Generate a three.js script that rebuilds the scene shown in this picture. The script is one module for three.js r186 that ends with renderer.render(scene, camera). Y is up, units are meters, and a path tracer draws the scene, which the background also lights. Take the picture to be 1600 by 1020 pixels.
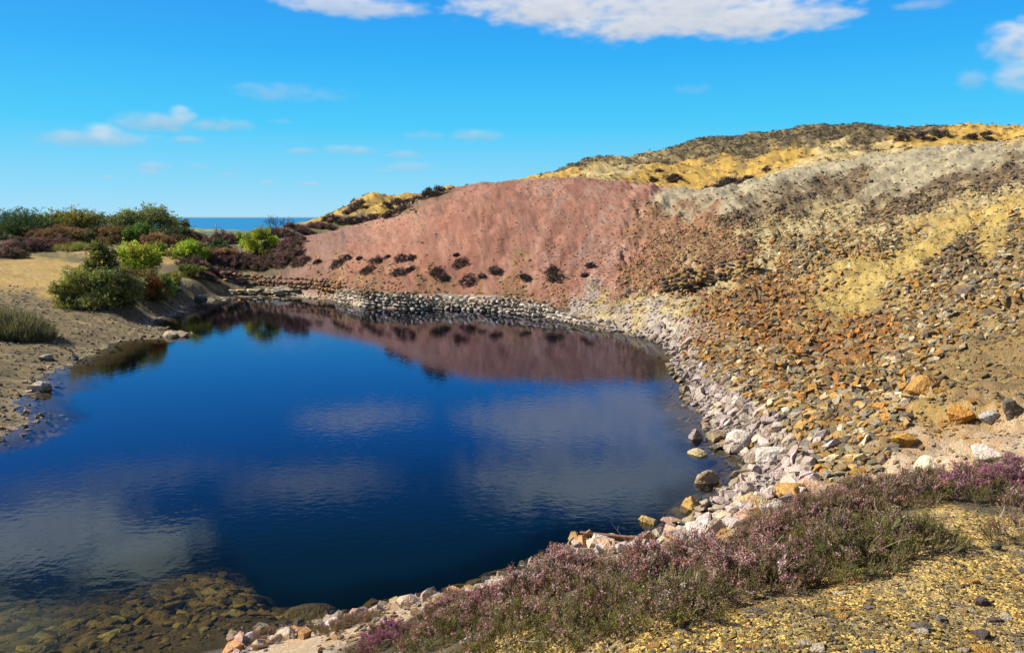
import * as THREE from 'three';
import { ConvexGeometry } from 'three/addons/geometries/ConvexGeometry.js';
import { mergeGeometries } from 'three/addons/utils/BufferGeometryUtils.js';
import { createNoise2D, createNoise3D } from 'simplex-noise';

// ------------------------------------------------------------------ camera, sky, sun, exposure
const EYE = 6, FOCAL = 1300, PITCH = Math.atan(170 / 1300);      // eye height over the pond; focal length for a 1600 x 1020 picture
const EXPOSURE = 1.85;
const scene = new THREE.Scene();
const camera = new THREE.PerspectiveCamera(2 * Math.atan(510 / FOCAL) * 180 / Math.PI, 1600 / 1020, 0.1, 150000);
camera.position.set(0, EYE, 0);
camera.rotation.x = -PITCH;
const renderer = new THREE.WebGLRenderer({ antialias: true });
renderer.setSize(1024, 652);
renderer.toneMapping = THREE.LinearToneMapping;
renderer.toneMappingExposure = EXPOSURE;
renderer.shadowMap.enabled = true;

const DEG = Math.PI / 180;
const SUN_AZ = -84 * DEG, SUN_EL = 40 * DEG;                      // azimuth 0 is straight ahead, negative to the left
const sunDir = new THREE.Vector3(Math.sin(SUN_AZ) * Math.cos(SUN_EL), Math.sin(SUN_EL), -Math.cos(SUN_AZ) * Math.cos(SUN_EL));
const sun = new THREE.DirectionalLight(new THREE.Color().setRGB(1.0, 0.91, 0.75), 5);
sun.position.copy(sunDir).multiplyScalar(200);
sun.castShadow = true;
sun.shadow.mapSize.set(4096, 4096);
Object.assign(sun.shadow.camera, { left: -120, right: 120, top: 120, bottom: -120, near: 1, far: 500 });
scene.add(sun, sun.target);

function mulberry(a) {
  return () => { a = (a + 0x6d2b79f5) | 0; let t = Math.imul(a ^ (a >>> 15), 1 | a); t = (t + Math.imul(t ^ (t >>> 7), 61 | t)) ^ t; return ((t ^ (t >>> 14)) >>> 0) / 4294967296; };
}
const rnd = mulberry(20240917);
const rr = (a, b) => a + (b - a) * rnd();
const n2 = createNoise2D(mulberry(5)), n3 = createNoise3D(mulberry(9));
const fbm2 = (x, y, o = 4) => { let s = 0, a = 0.5; for (let i = 0; i < o; i++) { s += a * n2(x + i * 17.3, y - i * 9.1); x *= 2.03; y *= 2.03; a *= 0.5; } return s; };
const fbm3 = (x, y, z, o = 4) => { let s = 0, a = 0.5; for (let i = 0; i < o; i++) { s += a * n3(x, y, z + i * 7.7); x *= 2.03; y *= 2.03; z *= 2.03; a *= 0.5; } return s; };
const clamp = (x, a = 0, b = 1) => Math.min(b, Math.max(a, x));
const sstep = (a, b, x) => { const t = clamp((x - a) / (b - a)); return t * t * (3 - 2 * t); };
const lerp = (a, b, t) => a + (b - a) * t;
const mix3 = (a, b, t) => [lerp(a[0], b[0], t), lerp(a[1], b[1], t), lerp(a[2], b[2], t)];

const polar = (px, py) => {                                        // direction of a picture point: azimuth and slope
  const u = (px - 800) / FOCAL, v = (510 - py) / FOCAL;
  const fy = -Math.sin(PITCH) + v * Math.cos(PITCH), fz = Math.cos(PITCH) + v * Math.sin(PITCH);
  return { th: Math.atan2(u, fz), t: fy / Math.hypot(u, fz), rz: Math.hypot(u, fz) / fz };
};

// sky: elevation gradient and fair-weather cumulus
{
  const W = 4096, H = 2048, data = new Float32Array(W * H * 4);
  const stops = [[0, [0.42, 0.74, 0.94]], [2, [0.28, 0.70, 0.95]], [6, [0.08, 0.60, 0.96]], [10.5, [0.037, 0.44, 0.95]], [15, [0.03, 0.315, 0.87]], [17.5, [0.022, 0.21, 0.62]], [22, [0.016, 0.125, 0.34]], [40, [0.01, 0.075, 0.26]], [90, [0.008, 0.06, 0.3]]];
  // clouds: [direction of the middle as picture point, half width and half height in degrees, thickness]
  const spots = [
    [1030, 8, 12.4, 2.9, 1.2], [1190, 26, 6, 1.8, 1.1], [850, 8, 6.6, 2.0, 1.1], [1010, 34, 8.6, 1.5, 1], [545, 10, 5.2, 1.0, 0.75], [1600, 66, 2.2, 1.5, 0.8], [1595, 120, 1.6, 1.4, 0.7], [1518, 127, 1.0, 0.7, 0.4], [1440, 8, 2, 0.4, 0.5],
    [152, 219, 3.8, 0.7, 0.56], [160, 212, 1.4, 0.75, 0.68], [250, 193, 2.9, 0.75, 0.56], [285, 183, 1.0, 0.75, 0.7], [335, 195, 2.6, 0.55, 0.45], [450, 147, 4.0, 0.8, 0.28], [240, 261, 1.2, 0.35, 0.5], [232, 268, 0.8, 0.3, 0.4],
    [745, 212, 2.0, 0.5, 0.45], [660, 212, 1.6, 0.35, 0.3], [552, 236, 2.0, 0.4, 0.4], [645, 262, 2.0, 0.5, 0.33], [630, 242, 1.3, 0.3, 0.4], [470, 236, 1.2, 0.25, 0.35], [415, 286, 0.7, 0.2, 0.5], [480, 288, 1.1, 0.18, 0.5], [355, 273, 0.9, 0.18, 0.35], [310, 259, 0.9, 0.2, 0.3], [600, 267, 0.8, 0.15, 0.3], [295, 218, 1.2, 0.3, 0.4], [1080, 140, 1.4, 0.4, 0.2], [165, 277, 0.5, 0.15, 0.3], [440, 190, 1, 0.2, 0.2],
  ];
  const blobs = spots.map(([px, py, w, h, t]) => { const p = polar(px, py); return [p.th / DEG, Math.atan(p.t) / DEG, w, h, t]; });
  blobs.push([7, 17.5, 12, 3.2, 1.0], [-31, 18.4, 8, 2.6, 1.3], [-25.5, 20.6, 5.5, 2.4, 1.3], [-36, 23.5, 8, 3, 1.3], [-14, 17.4, 7, 1.8, 0.6], [-27, 16, 10, 1.4, 0.5], [17, 19.5, 9, 3.2, 0.85]);
  for (let j = H / 2; j < H; j++) {
    const el = ((j + 0.5) / H - 0.5) * 180;
    let k = 0; while (k < stops.length - 2 && stops[k + 1][0] < el) k++;
    const base = mix3(stops[k][1], stops[k + 1][1], clamp((el - stops[k][0]) / (stops[k + 1][0] - stops[k][0])));
    const ce = Math.cos(el * DEG), y = Math.sin(el * DEG);
    for (let i = 0; i < W; i++) {
      const phi = ((i + 0.5) / W - 0.5) * 2 * Math.PI, x = Math.cos(phi) * ce, z = Math.sin(phi) * ce;
      const az = Math.atan2(x, -z) / DEG, cs = x * sunDir.x + y * sunDir.y + z * sunDir.z;
      let c = [...base];
      const glow = Math.pow(Math.max(0, cs), 12) * 0.35 + Math.pow(Math.max(0, cs), 3) * 0.06;
      c = [c[0] + glow * 0.9, c[1] + glow * 0.95, c[2] + glow];
      let d = 0, shape = 0, fine = 0;
      const own = [];
      for (const q of blobs) { const da = Math.abs(az - q[0]); if (da < q[2] * 1.6 && Math.abs(el - q[1]) < q[3] * 2) own.push(q); }
      if (own.length || el > 11) fine = fbm2(az * 0.55, el * 1.5, 6);
      const wob = own.length ? fbm2(az * 0.16 + 7, el * 0.42 + 3, 4) : 0;
      for (const [a, e, w, h, t] of own) {
        const q = 1 - ((az - a) / w) ** 2 - (el > e ? ((el - e) / h) ** 2 : ((e - el) / (h * 0.8)) ** 2) + (wob * 0.5 + fine * 0.42);
        const m = sstep(-0.1, t > 0.7 ? 1.0 : 1.35, q) * Math.min(1, t);
        if (m > d) { d = m; shape = clamp((el - e) / h * 0.4 + 0.62 + fine * 0.16 + (t < 0.6 ? -0.3 : t > 1.25 ? 0.3 : 0)); }
      }
      if (el > 11) {                                               // scattered clouds over the whole sky above the low band
        const s = 1 / (y + 0.08), px = x * s * 1.4, pz = z * s * 1.4;
        const f = fbm2(px + 3.1, pz - 1.7, 6), inFrame = Math.abs(az) < 46 ? sstep(26, 36, el) : sstep(11, 20, el);
        const m = sstep(0.08, 0.5, f) * inFrame * 0.9;
        if (m > d) { d = m; shape = clamp(0.5 + fine * 0.6 + (1 - m) * 0.3); }
      }
      if (d > 0) {
        const cc = mix3([0.40, 0.47, 0.58], [0.86, 0.87, 0.9], shape);
        c = mix3(c, cc, clamp(d) * 0.95);
      }
      const o = (j * W + i) * 4;
      data[o] = c[0] / EXPOSURE; data[o + 1] = c[1] / EXPOSURE; data[o + 2] = c[2] / EXPOSURE; data[o + 3] = 1;
    }
  }
  for (let o = 0; o < W * H * 2; o += 4) { data[o] = 0.1; data[o + 1] = 0.09; data[o + 2] = 0.07; data[o + 3] = 1; }
  const t = new THREE.DataTexture(data, W, H, THREE.RGBAFormat, THREE.FloatType);
  t.mapping = THREE.EquirectangularReflectionMapping;
  t.magFilter = t.minFilter = THREE.LinearFilter;
  t.needsUpdate = true;
  scene.background = t; scene.environment = t;
}

// ------------------------------------------------------------------ helpers
const names = new Map();
function numbered(name) { const n = names.get(name) ?? 0; names.set(name, n + 1); return n ? `${name}_${String(n).padStart(3, '0')}` : name; }
function tag(o, label, category, group, kind) {
  if (label) o.userData.label = label;
  if (category) o.userData.category = category;
  if (group) o.userData.group = group;
  if (kind) o.userData.kind = kind;
  return o;
}
function mesh(name, geo, mat, parent) {
  const m = new THREE.Mesh(geo, mat);
  m.name = parent && parent !== scene ? name : numbered(name);
  m.castShadow = m.receiveShadow = true;
  (parent ?? scene).add(m);
  return m;
}
function group(name, x = 0, y = 0, z = 0, ry = 0) {
  const g = new THREE.Group(); g.name = numbered(name); g.position.set(x, y, z); g.rotation.y = ry; scene.add(g); return g;
}
function copies(name, geo, mat, parent, list) {                    // list of { m: Matrix4, c: [r, g, b] }
  const im = new THREE.InstancedMesh(geo, mat, list.length), col = new THREE.Color();
  im.name = name;
  list.forEach((e, i) => { im.setMatrixAt(i, e.m); im.setColorAt(i, col.setRGB(e.c[0], e.c[1], e.c[2])); });
  im.castShadow = im.receiveShadow = true;
  im.userData.kind = 'stuff';
  parent.add(im);
  return im;
}
const onWater = (px, py) => { const p = polar(px, py), r = -EYE / p.t; return [Math.sin(p.th) * r, -Math.cos(p.th) * r]; };

// ------------------------------------------------------------------ the lie of the land
const shorePx = [[0, 690], [42, 672], [62, 660], [50, 640], [52, 622], [80, 606], [76, 592], [98, 580], [140, 562], [172, 545], [205, 532], [250, 530], [296, 522], [262, 514], [247, 506], [262, 496], [292, 489], [303, 480], [335, 470], [380, 464], [440, 463], [490, 467], [527, 471], [570, 479], [640, 482], [720, 483], [790, 487], [850, 493], [890, 503], [930, 513], [980, 522], [1020, 531], [1042, 546], [1052, 572], [1064, 596], [1074, 625], [1094, 650], [1112, 675], [1128, 705], [1166, 722], [1164, 748], [1128, 768], [1106, 792], [1086, 816], [1040, 834], [985, 846], [935, 848], [850, 880], [760, 915], [700, 930], [640, 938], [560, 958], [480, 976], [400, 994], [345, 1010]];
const shoreRaw = shorePx.map(([x, y]) => new THREE.Vector2(...onWater(x, y)));
shoreRaw.push(new THREE.Vector2(-5.6, -9.6), new THREE.Vector2(-8.6, -9.3), new THREE.Vector2(-11.6, -11.5), new THREE.Vector2(-13.8, -15.5), new THREE.Vector2(-14.8, -19.5));
const curve = new THREE.CatmullRomCurve3(shoreRaw.map((p) => new THREE.Vector3(p.x, 0, p.y)), true, 'centripetal');
const shore = curve.getPoints(320).slice(0, -1).map((p) => { const k = Math.min(1, Math.hypot(p.x, p.z) / 30); return [p.x + k * 0.3 * n2(p.x * 0.9, p.z * 0.9), p.z + k * 0.3 * n2(p.x * 0.9 + 50, p.z * 0.9)]; });
function pondDistance(x, z) {                                      // negative inside the pond
  let best = 1e9, inside = false;
  for (let i = 0, j = shore.length - 1; i < shore.length; j = i++) {
    const [ax, az] = shore[i], [bx, bz] = shore[j], ex = bx - ax, ez = bz - az, wx = x - ax, wz = z - az;
    const t = clamp((wx * ex + wz * ez) / (ex * ex + ez * ez + 1e-9)), dx = wx - ex * t, dz = wz - ez * t, d = dx * dx + dz * dz;
    if (d < best) best = d;
    if ((az > z) !== (bz > z) && x < ((bx - ax) * (z - az)) / (bz - az) + ax) inside = !inside;
  }
  best = Math.sqrt(best);
  return inside ? -best : best;
}
// surveyed points: direction of a landmark and its distance
const survey = [
  [560, 1010, 8], [720, 995, 5.6], [850, 1003, 4.3], [1000, 1010, 3.35], [1250, 1000, 3.1], [1500, 1000, 3.0], [1250, 930, 3.75], [1450, 850, 4.3], [1560, 800, 4.9], [1590, 900, 3.7],
  [720, 945, 8.8], [930, 890, 7.2], [1150, 862, 6.0], [1300, 785, 6.6], [1480, 765, 6.6], [1590, 770, 6.0], [480, 985, 10.6], [620, 955, 10.4],
  [1100, 822, 15.4], [1250, 795, 15.2], [1320, 765, 15.8], [1400, 738, 16], [1500, 722, 15.5], [1600, 700, 15], [1230, 745, 17.6],
  [1200, 640, 22], [1300, 640, 20.6], [1400, 640, 19.4], [1600, 640, 17.3], [1200, 560, 29.5], [1300, 560, 27.6], [1450, 560, 25], [1600, 560, 22],
  [1150, 500, 37], [1300, 490, 35.5], [1450, 480, 32.5], [1600, 470, 29], [1050, 500, 41], [1000, 500, 43.5], [1100, 445, 46], [1000, 452, 49.5], [930, 470, 50.5], [1200, 420, 46], [1350, 400, 43], [1600, 380, 37],
  [1150, 360, 55], [1300, 340, 55], [1450, 320, 52], [1600, 300, 46], [1020, 390, 58], [1000, 330, 67], [1100, 320, 66], [1200, 290, 68], [1300, 300, 64], [1450, 280, 60], [1600, 255, 57],
  [1050, 298, 73], [1150, 285, 76], [1250, 262, 76], [1400, 240, 74], [1500, 228, 72], [1600, 218, 68],
  [540, 447, 61], [640, 450, 57.5], [740, 452, 56.5], [850, 458, 54.2], [700, 400, 61.5], [850, 400, 60], [700, 350, 67], [850, 350, 66], [950, 400, 59.5], [950, 340, 67], [600, 400, 64.5], [600, 365, 70],
  [700, 298, 76], [650, 316, 76], [600, 340, 76], [540, 357, 76], [470, 371, 76], [750, 290, 76], [800, 286.5, 76], [900, 281, 76], [1000, 288, 75], [500, 420, 66], [480, 392, 70], [430, 438, 66.5],
  [400, 452, 66], [300, 445, 61], [330, 432, 66], [350, 405, 72], [420, 385, 78], [300, 392, 76], [450, 356, 92], [400, 373, 98], [300, 378, 105], [350, 378, 105], [100, 372, 86], [200, 368, 90], [0, 372, 86], [0, 402, 70], [60, 410, 68], [0, 440, 56], [110, 402, 74], [220, 392, 76],
  [130, 490, 45.5], [0, 500, 41.5], [70, 540, 36.6], [0, 560, 33], [0, 625, 26.4], [40, 590, 30.2], [200, 475, 48.5], [265, 472, 51], [230, 440, 59],
  [590, 306, 120], [540, 352, 106], [512, 346, 118], [545, 326, 120], [480, 354, 118], [440, 362, 118], [622, 312, 122], [400, 368, 120], [660, 311, 130], [690, 301, 132], [620, 330, 112], [480, 352, 104],
  [830, 283, 130], [900, 258, 140], [960, 250, 140], [1050, 247, 145], [1100, 221, 155], [1200, 217, 155], [1250, 203, 160], [1310, 196, 160], [1400, 201, 160], [1500, 200, 150], [1600, 199, 146],
  [900, 275, 122], [1000, 278, 120], [1150, 274, 116], [1250, 240, 125], [1400, 222, 122], [1550, 214, 118],
  // behind the crests
  [1050, 312, 90], [1150, 300, 94], [1400, 250, 94], [1600, 228, 90], [900, 295, 92], [750, 305, 92], [600, 355, 92], [480, 378, 90],
  [600, 340, 180], [800, 330, 190], [1000, 270, 200], [1300, 225, 210], [1600, 225, 200], [0, 385, 150], [200, 385, 160], [400, 385, 170],
];
const free = [[0, -0.8, 4.35], [-1.5, -1, 4.1], [2, -1, 4.45], [0, 3, 4.6], [-4, 0, 3.4], [5, 0, 4.9], [-4, -5, 2.2], [-7, -7, 0.7], [4, -3, 4.45], [9, -6, 4.6], [-17, -15, 0.8], [-18, -24, 0.7], [-30, -20, 1.6], [-34, -34, 1.6], [-60, -40, 3], [20, -16, 3.2], [26, -20, 5.4], [34, -30, 8], [44, -44, 11.5], [60, -50, 15], [80, -90, 20], [-10, 0, 2.5], [-10, 8, 4], [12, 8, 6], [0, 20, 7], [-50, 10, 6], [50, 10, 14], [-80, -80, 4], [0, 80, 10], [0, -420, -46], [-200, -380, -46], [200, -380, -40], [-400, -100, -40], [400, -100, -20], [0, 400, -40], [-300, 280, -40], [300, 280, -40], [-160, -190, -12], [-90, -250, -20]];
const KT = 2.6;
const P = [];
for (const [px, py, D] of survey) { const p = polar(px, py); P.push([p.th * KT, Math.log(D * p.rz * Math.cos(p.th) / Math.cos(p.th)), p.t]); }
for (const [x, z, h] of free) { const r = Math.hypot(x, z); P.push([Math.atan2(x, -z) * KT, Math.log(r), (h - EYE) / r]); }
for (const p of shoreRaw) { const r = Math.hypot(p.x, p.y); P.push([Math.atan2(p.x, -p.y) * KT, Math.log(r) , (0.05 - EYE) / r]); }
const kern = (d2) => (d2 < 1e-12 ? 0 : 0.5 * d2 * Math.log(d2));
const TPS = (() => {
  const n = P.length, N = n + 3, A = Array.from({ length: N }, () => new Float64Array(N + 1));
  for (let i = 0; i < n; i++) {
    for (let j = 0; j < n; j++) A[i][j] = kern((P[i][0] - P[j][0]) ** 2 + (P[i][1] - P[j][1]) ** 2);
    A[i][i] += 0.0008;
    A[i][n] = A[n][i] = 1; A[i][n + 1] = A[n + 1][i] = P[i][0]; A[i][n + 2] = A[n + 2][i] = P[i][1];
    A[i][N] = P[i][2];
  }
  for (let c = 0; c < N; c++) {
    let b = c; for (let r = c + 1; r < N; r++) if (Math.abs(A[r][c]) > Math.abs(A[b][c])) b = r;
    [A[c], A[b]] = [A[b], A[c]];
    for (let r = c + 1; r < N; r++) { const f = A[r][c] / A[c][c]; if (f) for (let k = c; k <= N; k++) A[r][k] -= f * A[c][k]; }
  }
  const w = new Float64Array(N);
  for (let r = N - 1; r >= 0; r--) { let s = A[r][N]; for (let k = r + 1; k < N; k++) s -= A[r][k] * w[k]; w[r] = s / A[r][r]; }
  return (u, v) => { let s = w[n] + w[n + 1] * u + w[n + 2] * v; for (let i = 0; i < n; i++) { const du = u - P[i][0], dv = v - P[i][1]; s += w[i] * kern(du * du + dv * dv); } return s; };
})();

// rills that run down to the pond
const rill = (x, z, k = 0) => { const a = Math.atan2(z + 36, x + 4), d = Math.hypot(x + 4, z + 36); return fbm2(a * 16 + 0.25 * n2(x * 0.3, z * 0.3) + k, d * 0.07 + k, 4); };

// grid round the viewpoint: azimuth columns (fine ahead, coarse elsewhere), logarithmic range rows
const R0 = 0.6, R1 = 420, FINE = 40 * DEG;
const cols = [];
{ const nf = 660, nc = 120; for (let i = 0; i <= nf; i++) cols.push(-FINE + (2 * FINE * i) / nf); for (let i = 1; i <= nc; i++) cols.push(FINE + ((2 * Math.PI - 2 * FINE) * i) / nc); }
const NF = 660, NC = 120, NCOL = cols.length;
const rows = [];
for (let v = Math.log(R0); v < Math.log(R1); v += (v > Math.log(3) && v < Math.log(180) ? 0.0092 : 0.03)) rows.push(v);
rows.push(Math.log(R1));
const NROW = rows.length;
const HG = new Float32Array(NCOL * NROW), SD = new Float32Array(NCOL * NROW).fill(99);
const colOf = (th) => { th = th < -FINE ? th + 2 * Math.PI : th; return th <= FINE ? ((th + FINE) / (2 * FINE)) * NF : NF + ((th - FINE) / (2 * Math.PI - 2 * FINE)) * NC; };
function rowOf(v) { let a = 0, b = NROW - 1; if (v <= rows[0]) return 0; if (v >= rows[b]) return b; while (b - a > 1) { const m = (a + b) >> 1; if (rows[m] > v) b = m; else a = m; } return a + (v - rows[a]) / (rows[b] - rows[a]); }
function sample(F, th, v) {
  const c = Math.min(colOf(th), NCOL - 1.0001), r = Math.min(rowOf(v), NROW - 1.0001), i = c | 0, j = r | 0, fi = c - i, fj = r - j;
  return lerp(lerp(F[j * NCOL + i], F[j * NCOL + i + 1], fi), lerp(F[(j + 1) * NCOL + i], F[(j + 1) * NCOL + i + 1], fi), fj);
}
const hgt = (x, z) => sample(HG, Math.atan2(x, -z), Math.log(Math.hypot(x, z)));
const sdf = (x, z) => sample(SD, Math.atan2(x, -z), Math.log(Math.hypot(x, z)));
const wallTh0 = polar(524, 470).th, wallTh1 = polar(930, 512).th;
for (let j = 0; j < NROW; j++) for (let i = 0; i < NCOL; i++) {
  const th0 = cols[i] > Math.PI ? cols[i] - 2 * Math.PI : cols[i], v = rows[j], r = Math.exp(v), x = Math.sin(th0) * r, z = -Math.cos(th0) * r;
  let h = EYE + r * TPS(th0 * KT, v), s = 99;
  if (r > 8 && r < 80 && Math.abs(th0) < 1.2) s = pondDistance(x, z);
  if (s > 0) {
    const inWall = th0 > wallTh0 && th0 < wallTh1 && r > 40 ? 1 : 0;
    const w = inWall ? lerp(0.5, 2.4, sstep(wallTh0 + (wallTh1 - wallTh0) * 0.62, wallTh1, th0))   : th0 < -0.3 && r > 18 ? 2.6 : 1.3;
    if (s < 30) h = Math.max(h, 0.16 + 0.02 * s);
    h = lerp(-0.03, Math.max(h, inWall ? 0.95 : -99), sstep(0, w, s)) ;
    const far = sstep(90, 130, r), near = 1 - sstep(6, 12, r);
    const k = sstep(0.2, 3, s) * (1 - near * 0.8), rough = th0 > 0.13 && r < 90 ? 1 : 0.35;
    h += k * (rough * (0.34 * fbm2(x * 0.16, z * 0.16, 3) + 0.16 * fbm2(x * 0.7, z * 0.7, 3)) * (1 - far) + far * (1.3 * fbm2(x * 0.07, z * 0.07, 4) + 0.5 * fbm2(x * 0.4, z * 0.4, 4)));
    if (r > 14 && r < 100 && th0 > -0.2 && th0 < 0.75) { const q = rill(x, z); h += sstep(1.5, 5, s) * (th0 > 0.13 ? 1 : 0.3) * (0.5 * q - 0.35 * Math.abs(rill(x, z, 20))); }
    h += 0.02 * fbm2(x * 2.6, z * 2.6, 3) * sstep(0, 1, s);
  } else {
    const d = -s, nearShelf = 1 - sstep(15, 22, r);
    const depth = Math.max(nearShelf > 0 ? 0 : 0, lerp(d < 0.8 ? 0.4 * d : 0.32 + 0.75 * (d - 0.8), d < 4.2 ? 0.12 * d : 0.5 + 0.5 * (d - 4.2), Math.max(nearShelf * sstep(-0.2, -0.36, th0), th0 < -0.39 && th0 > -0.5 && r > 32 ? 0.4 : 0)));
    h = -0.03 - Math.min(depth, 4.2) + 0.10 * fbm2(x * 0.8, z * 0.8, 3) * sstep(0, 1.5, d);
  }
  HG[j * NCOL + i] = h; SD[j * NCOL + i] = s;
}
function hit(px, py) {                                             // where a sight line meets the ground (or the water)
  const p = polar(px, py);
  let last = 1.2;
  for (let v = Math.log(2.2); v < rows[NROW - 1]; v += 0.004) {
    const r = Math.exp(v), y = EYE + r * p.t, h = Math.max(sample(HG, p.th, v), sample(SD, p.th, v) < 0 ? 0 : -99);
    if (h >= y) { const m = Math.max(last, 1); return { x: Math.sin(p.th) * m, z: -Math.cos(p.th) * m, y: sample(HG, p.th, Math.log(m)), r: m, th: p.th }; }
    last = r;
  }
  return null;
}

// ------------------------------------------------------------------ ground colours by zone
// base colour, second colour, patchiness scale (1/m), loose stones per square metre, their sizes, palette
const Z = {
  gravel: { a: [0.5, 0.335, 0.09], b: [0.36, 0.26, 0.11], k: 1.6 },
  soil: { a: [0.10, 0.075, 0.04], b: [0.06, 0.05, 0.03], k: 2 },
  cream: { a: [0.45, 0.36, 0.26], b: [0.42, 0.29, 0.17], k: 1.2, stones: 14, size: [0.03, 0.16], pal: 'cream' },
  ochre: { a: [0.40, 0.23, 0.07], b: [0.45, 0.34, 0.22], k: 1.4, stones: 14, size: [0.03, 0.2], pal: 'ochre' },
  scree: { a: [0.23, 0.15, 0.055], b: [0.33, 0.205, 0.07], k: 0.5, stones: 34, size: [0.055, 0.44], pal: 'scree' },
  rust: { a: [0.28, 0.13, 0.035], b: [0.18, 0.10, 0.045], k: 0.5, stones: 34, size: [0.055, 0.42], pal: 'rust' },
  fines: { a: [0.31, 0.21, 0.07], b: [0.22, 0.15, 0.07], k: 0.7, stones: 20, size: [0.04, 0.16], pal: 'scree' },
  yband: { a: [0.47, 0.345, 0.11], b: [0.40, 0.275, 0.07], k: 0.5, stones: 12, size: [0.05, 0.22], pal: 'yellow' },
  dark: { a: [0.12, 0.085, 0.05], b: [0.18, 0.12, 0.06], k: 0.5, stones: 24, size: [0.1, 0.46], pal: 'dark' },
  grey: { a: [0.39, 0.335, 0.215], b: [0.31, 0.26, 0.165], k: 0.35, stones: 7, size: [0.06, 0.3], pal: 'grey' },
  pale: { a: [0.47, 0.385, 0.21], b: [0.36, 0.27, 0.115], k: 0.4, stones: 12, size: [0.07, 0.32], pal: 'yellow' },
  white: { a: [0.42, 0.36, 0.31], b: [0.33, 0.27, 0.21], k: 1.0, stones: 20, size: [0.06, 0.3], pal: 'white' },
  red: { a: [0.35, 0.16, 0.105], b: [0.29, 0.122, 0.077], k: 0.22, stones: 8, size: [0.04, 0.2], pal: 'red' },
  redpale: { a: [0.38, 0.21, 0.145], b: [0.33, 0.155, 0.095], k: 0.3, stones: 12, size: [0.05, 0.22], pal: 'red' },
  redbrown: { a: [0.23, 0.12, 0.06], b: [0.30, 0.13, 0.07], k: 0.5, stones: 22, size: [0.08, 0.34], pal: 'brown' },
  mauve: { a: [0.27, 0.15, 0.115], b: [0.23, 0.12, 0.085], k: 0.3, stones: 10, size: [0.05, 0.18], pal: 'red' },
  beach: { a: [0.19, 0.14, 0.065], b: [0.11, 0.088, 0.045], k: 0.8, stones: 22, size: [0.04, 0.2], pal: 'beach' },
  path: { a: [0.42, 0.29, 0.075], b: [0.38, 0.23, 0.07], k: 0.3, stones: 2.5, size: [0.04, 0.14], pal: 'yellow' },
  heath: { a: [0.075, 0.055, 0.035], b: [0.11, 0.08, 0.04], k: 0.4 },
  grass: { a: [0.13, 0.12, 0.04], b: [0.2, 0.15, 0.06], k: 0.5 },
  yellow: { a: [0.46, 0.29, 0.05], b: [0.33, 0.2, 0.045], k: 0.35, stones: 6, size: [0.15, 0.6], pal: 'yellow' },
  backdark: { a: [0.07, 0.05, 0.026], b: [0.19, 0.14, 0.055], k: 0.3, stones: 10, size: [0.15, 0.7], pal: 'dark' },
  backpale: { a: [0.48, 0.37, 0.17], b: [0.32, 0.23, 0.08], k: 0.2, stones: 0.5, size: [0.15, 0.6], pal: 'yellow' },
  far: { a: [0.085, 0.10, 0.045], b: [0.13, 0.12, 0.06], k: 0.02 },
};
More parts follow.
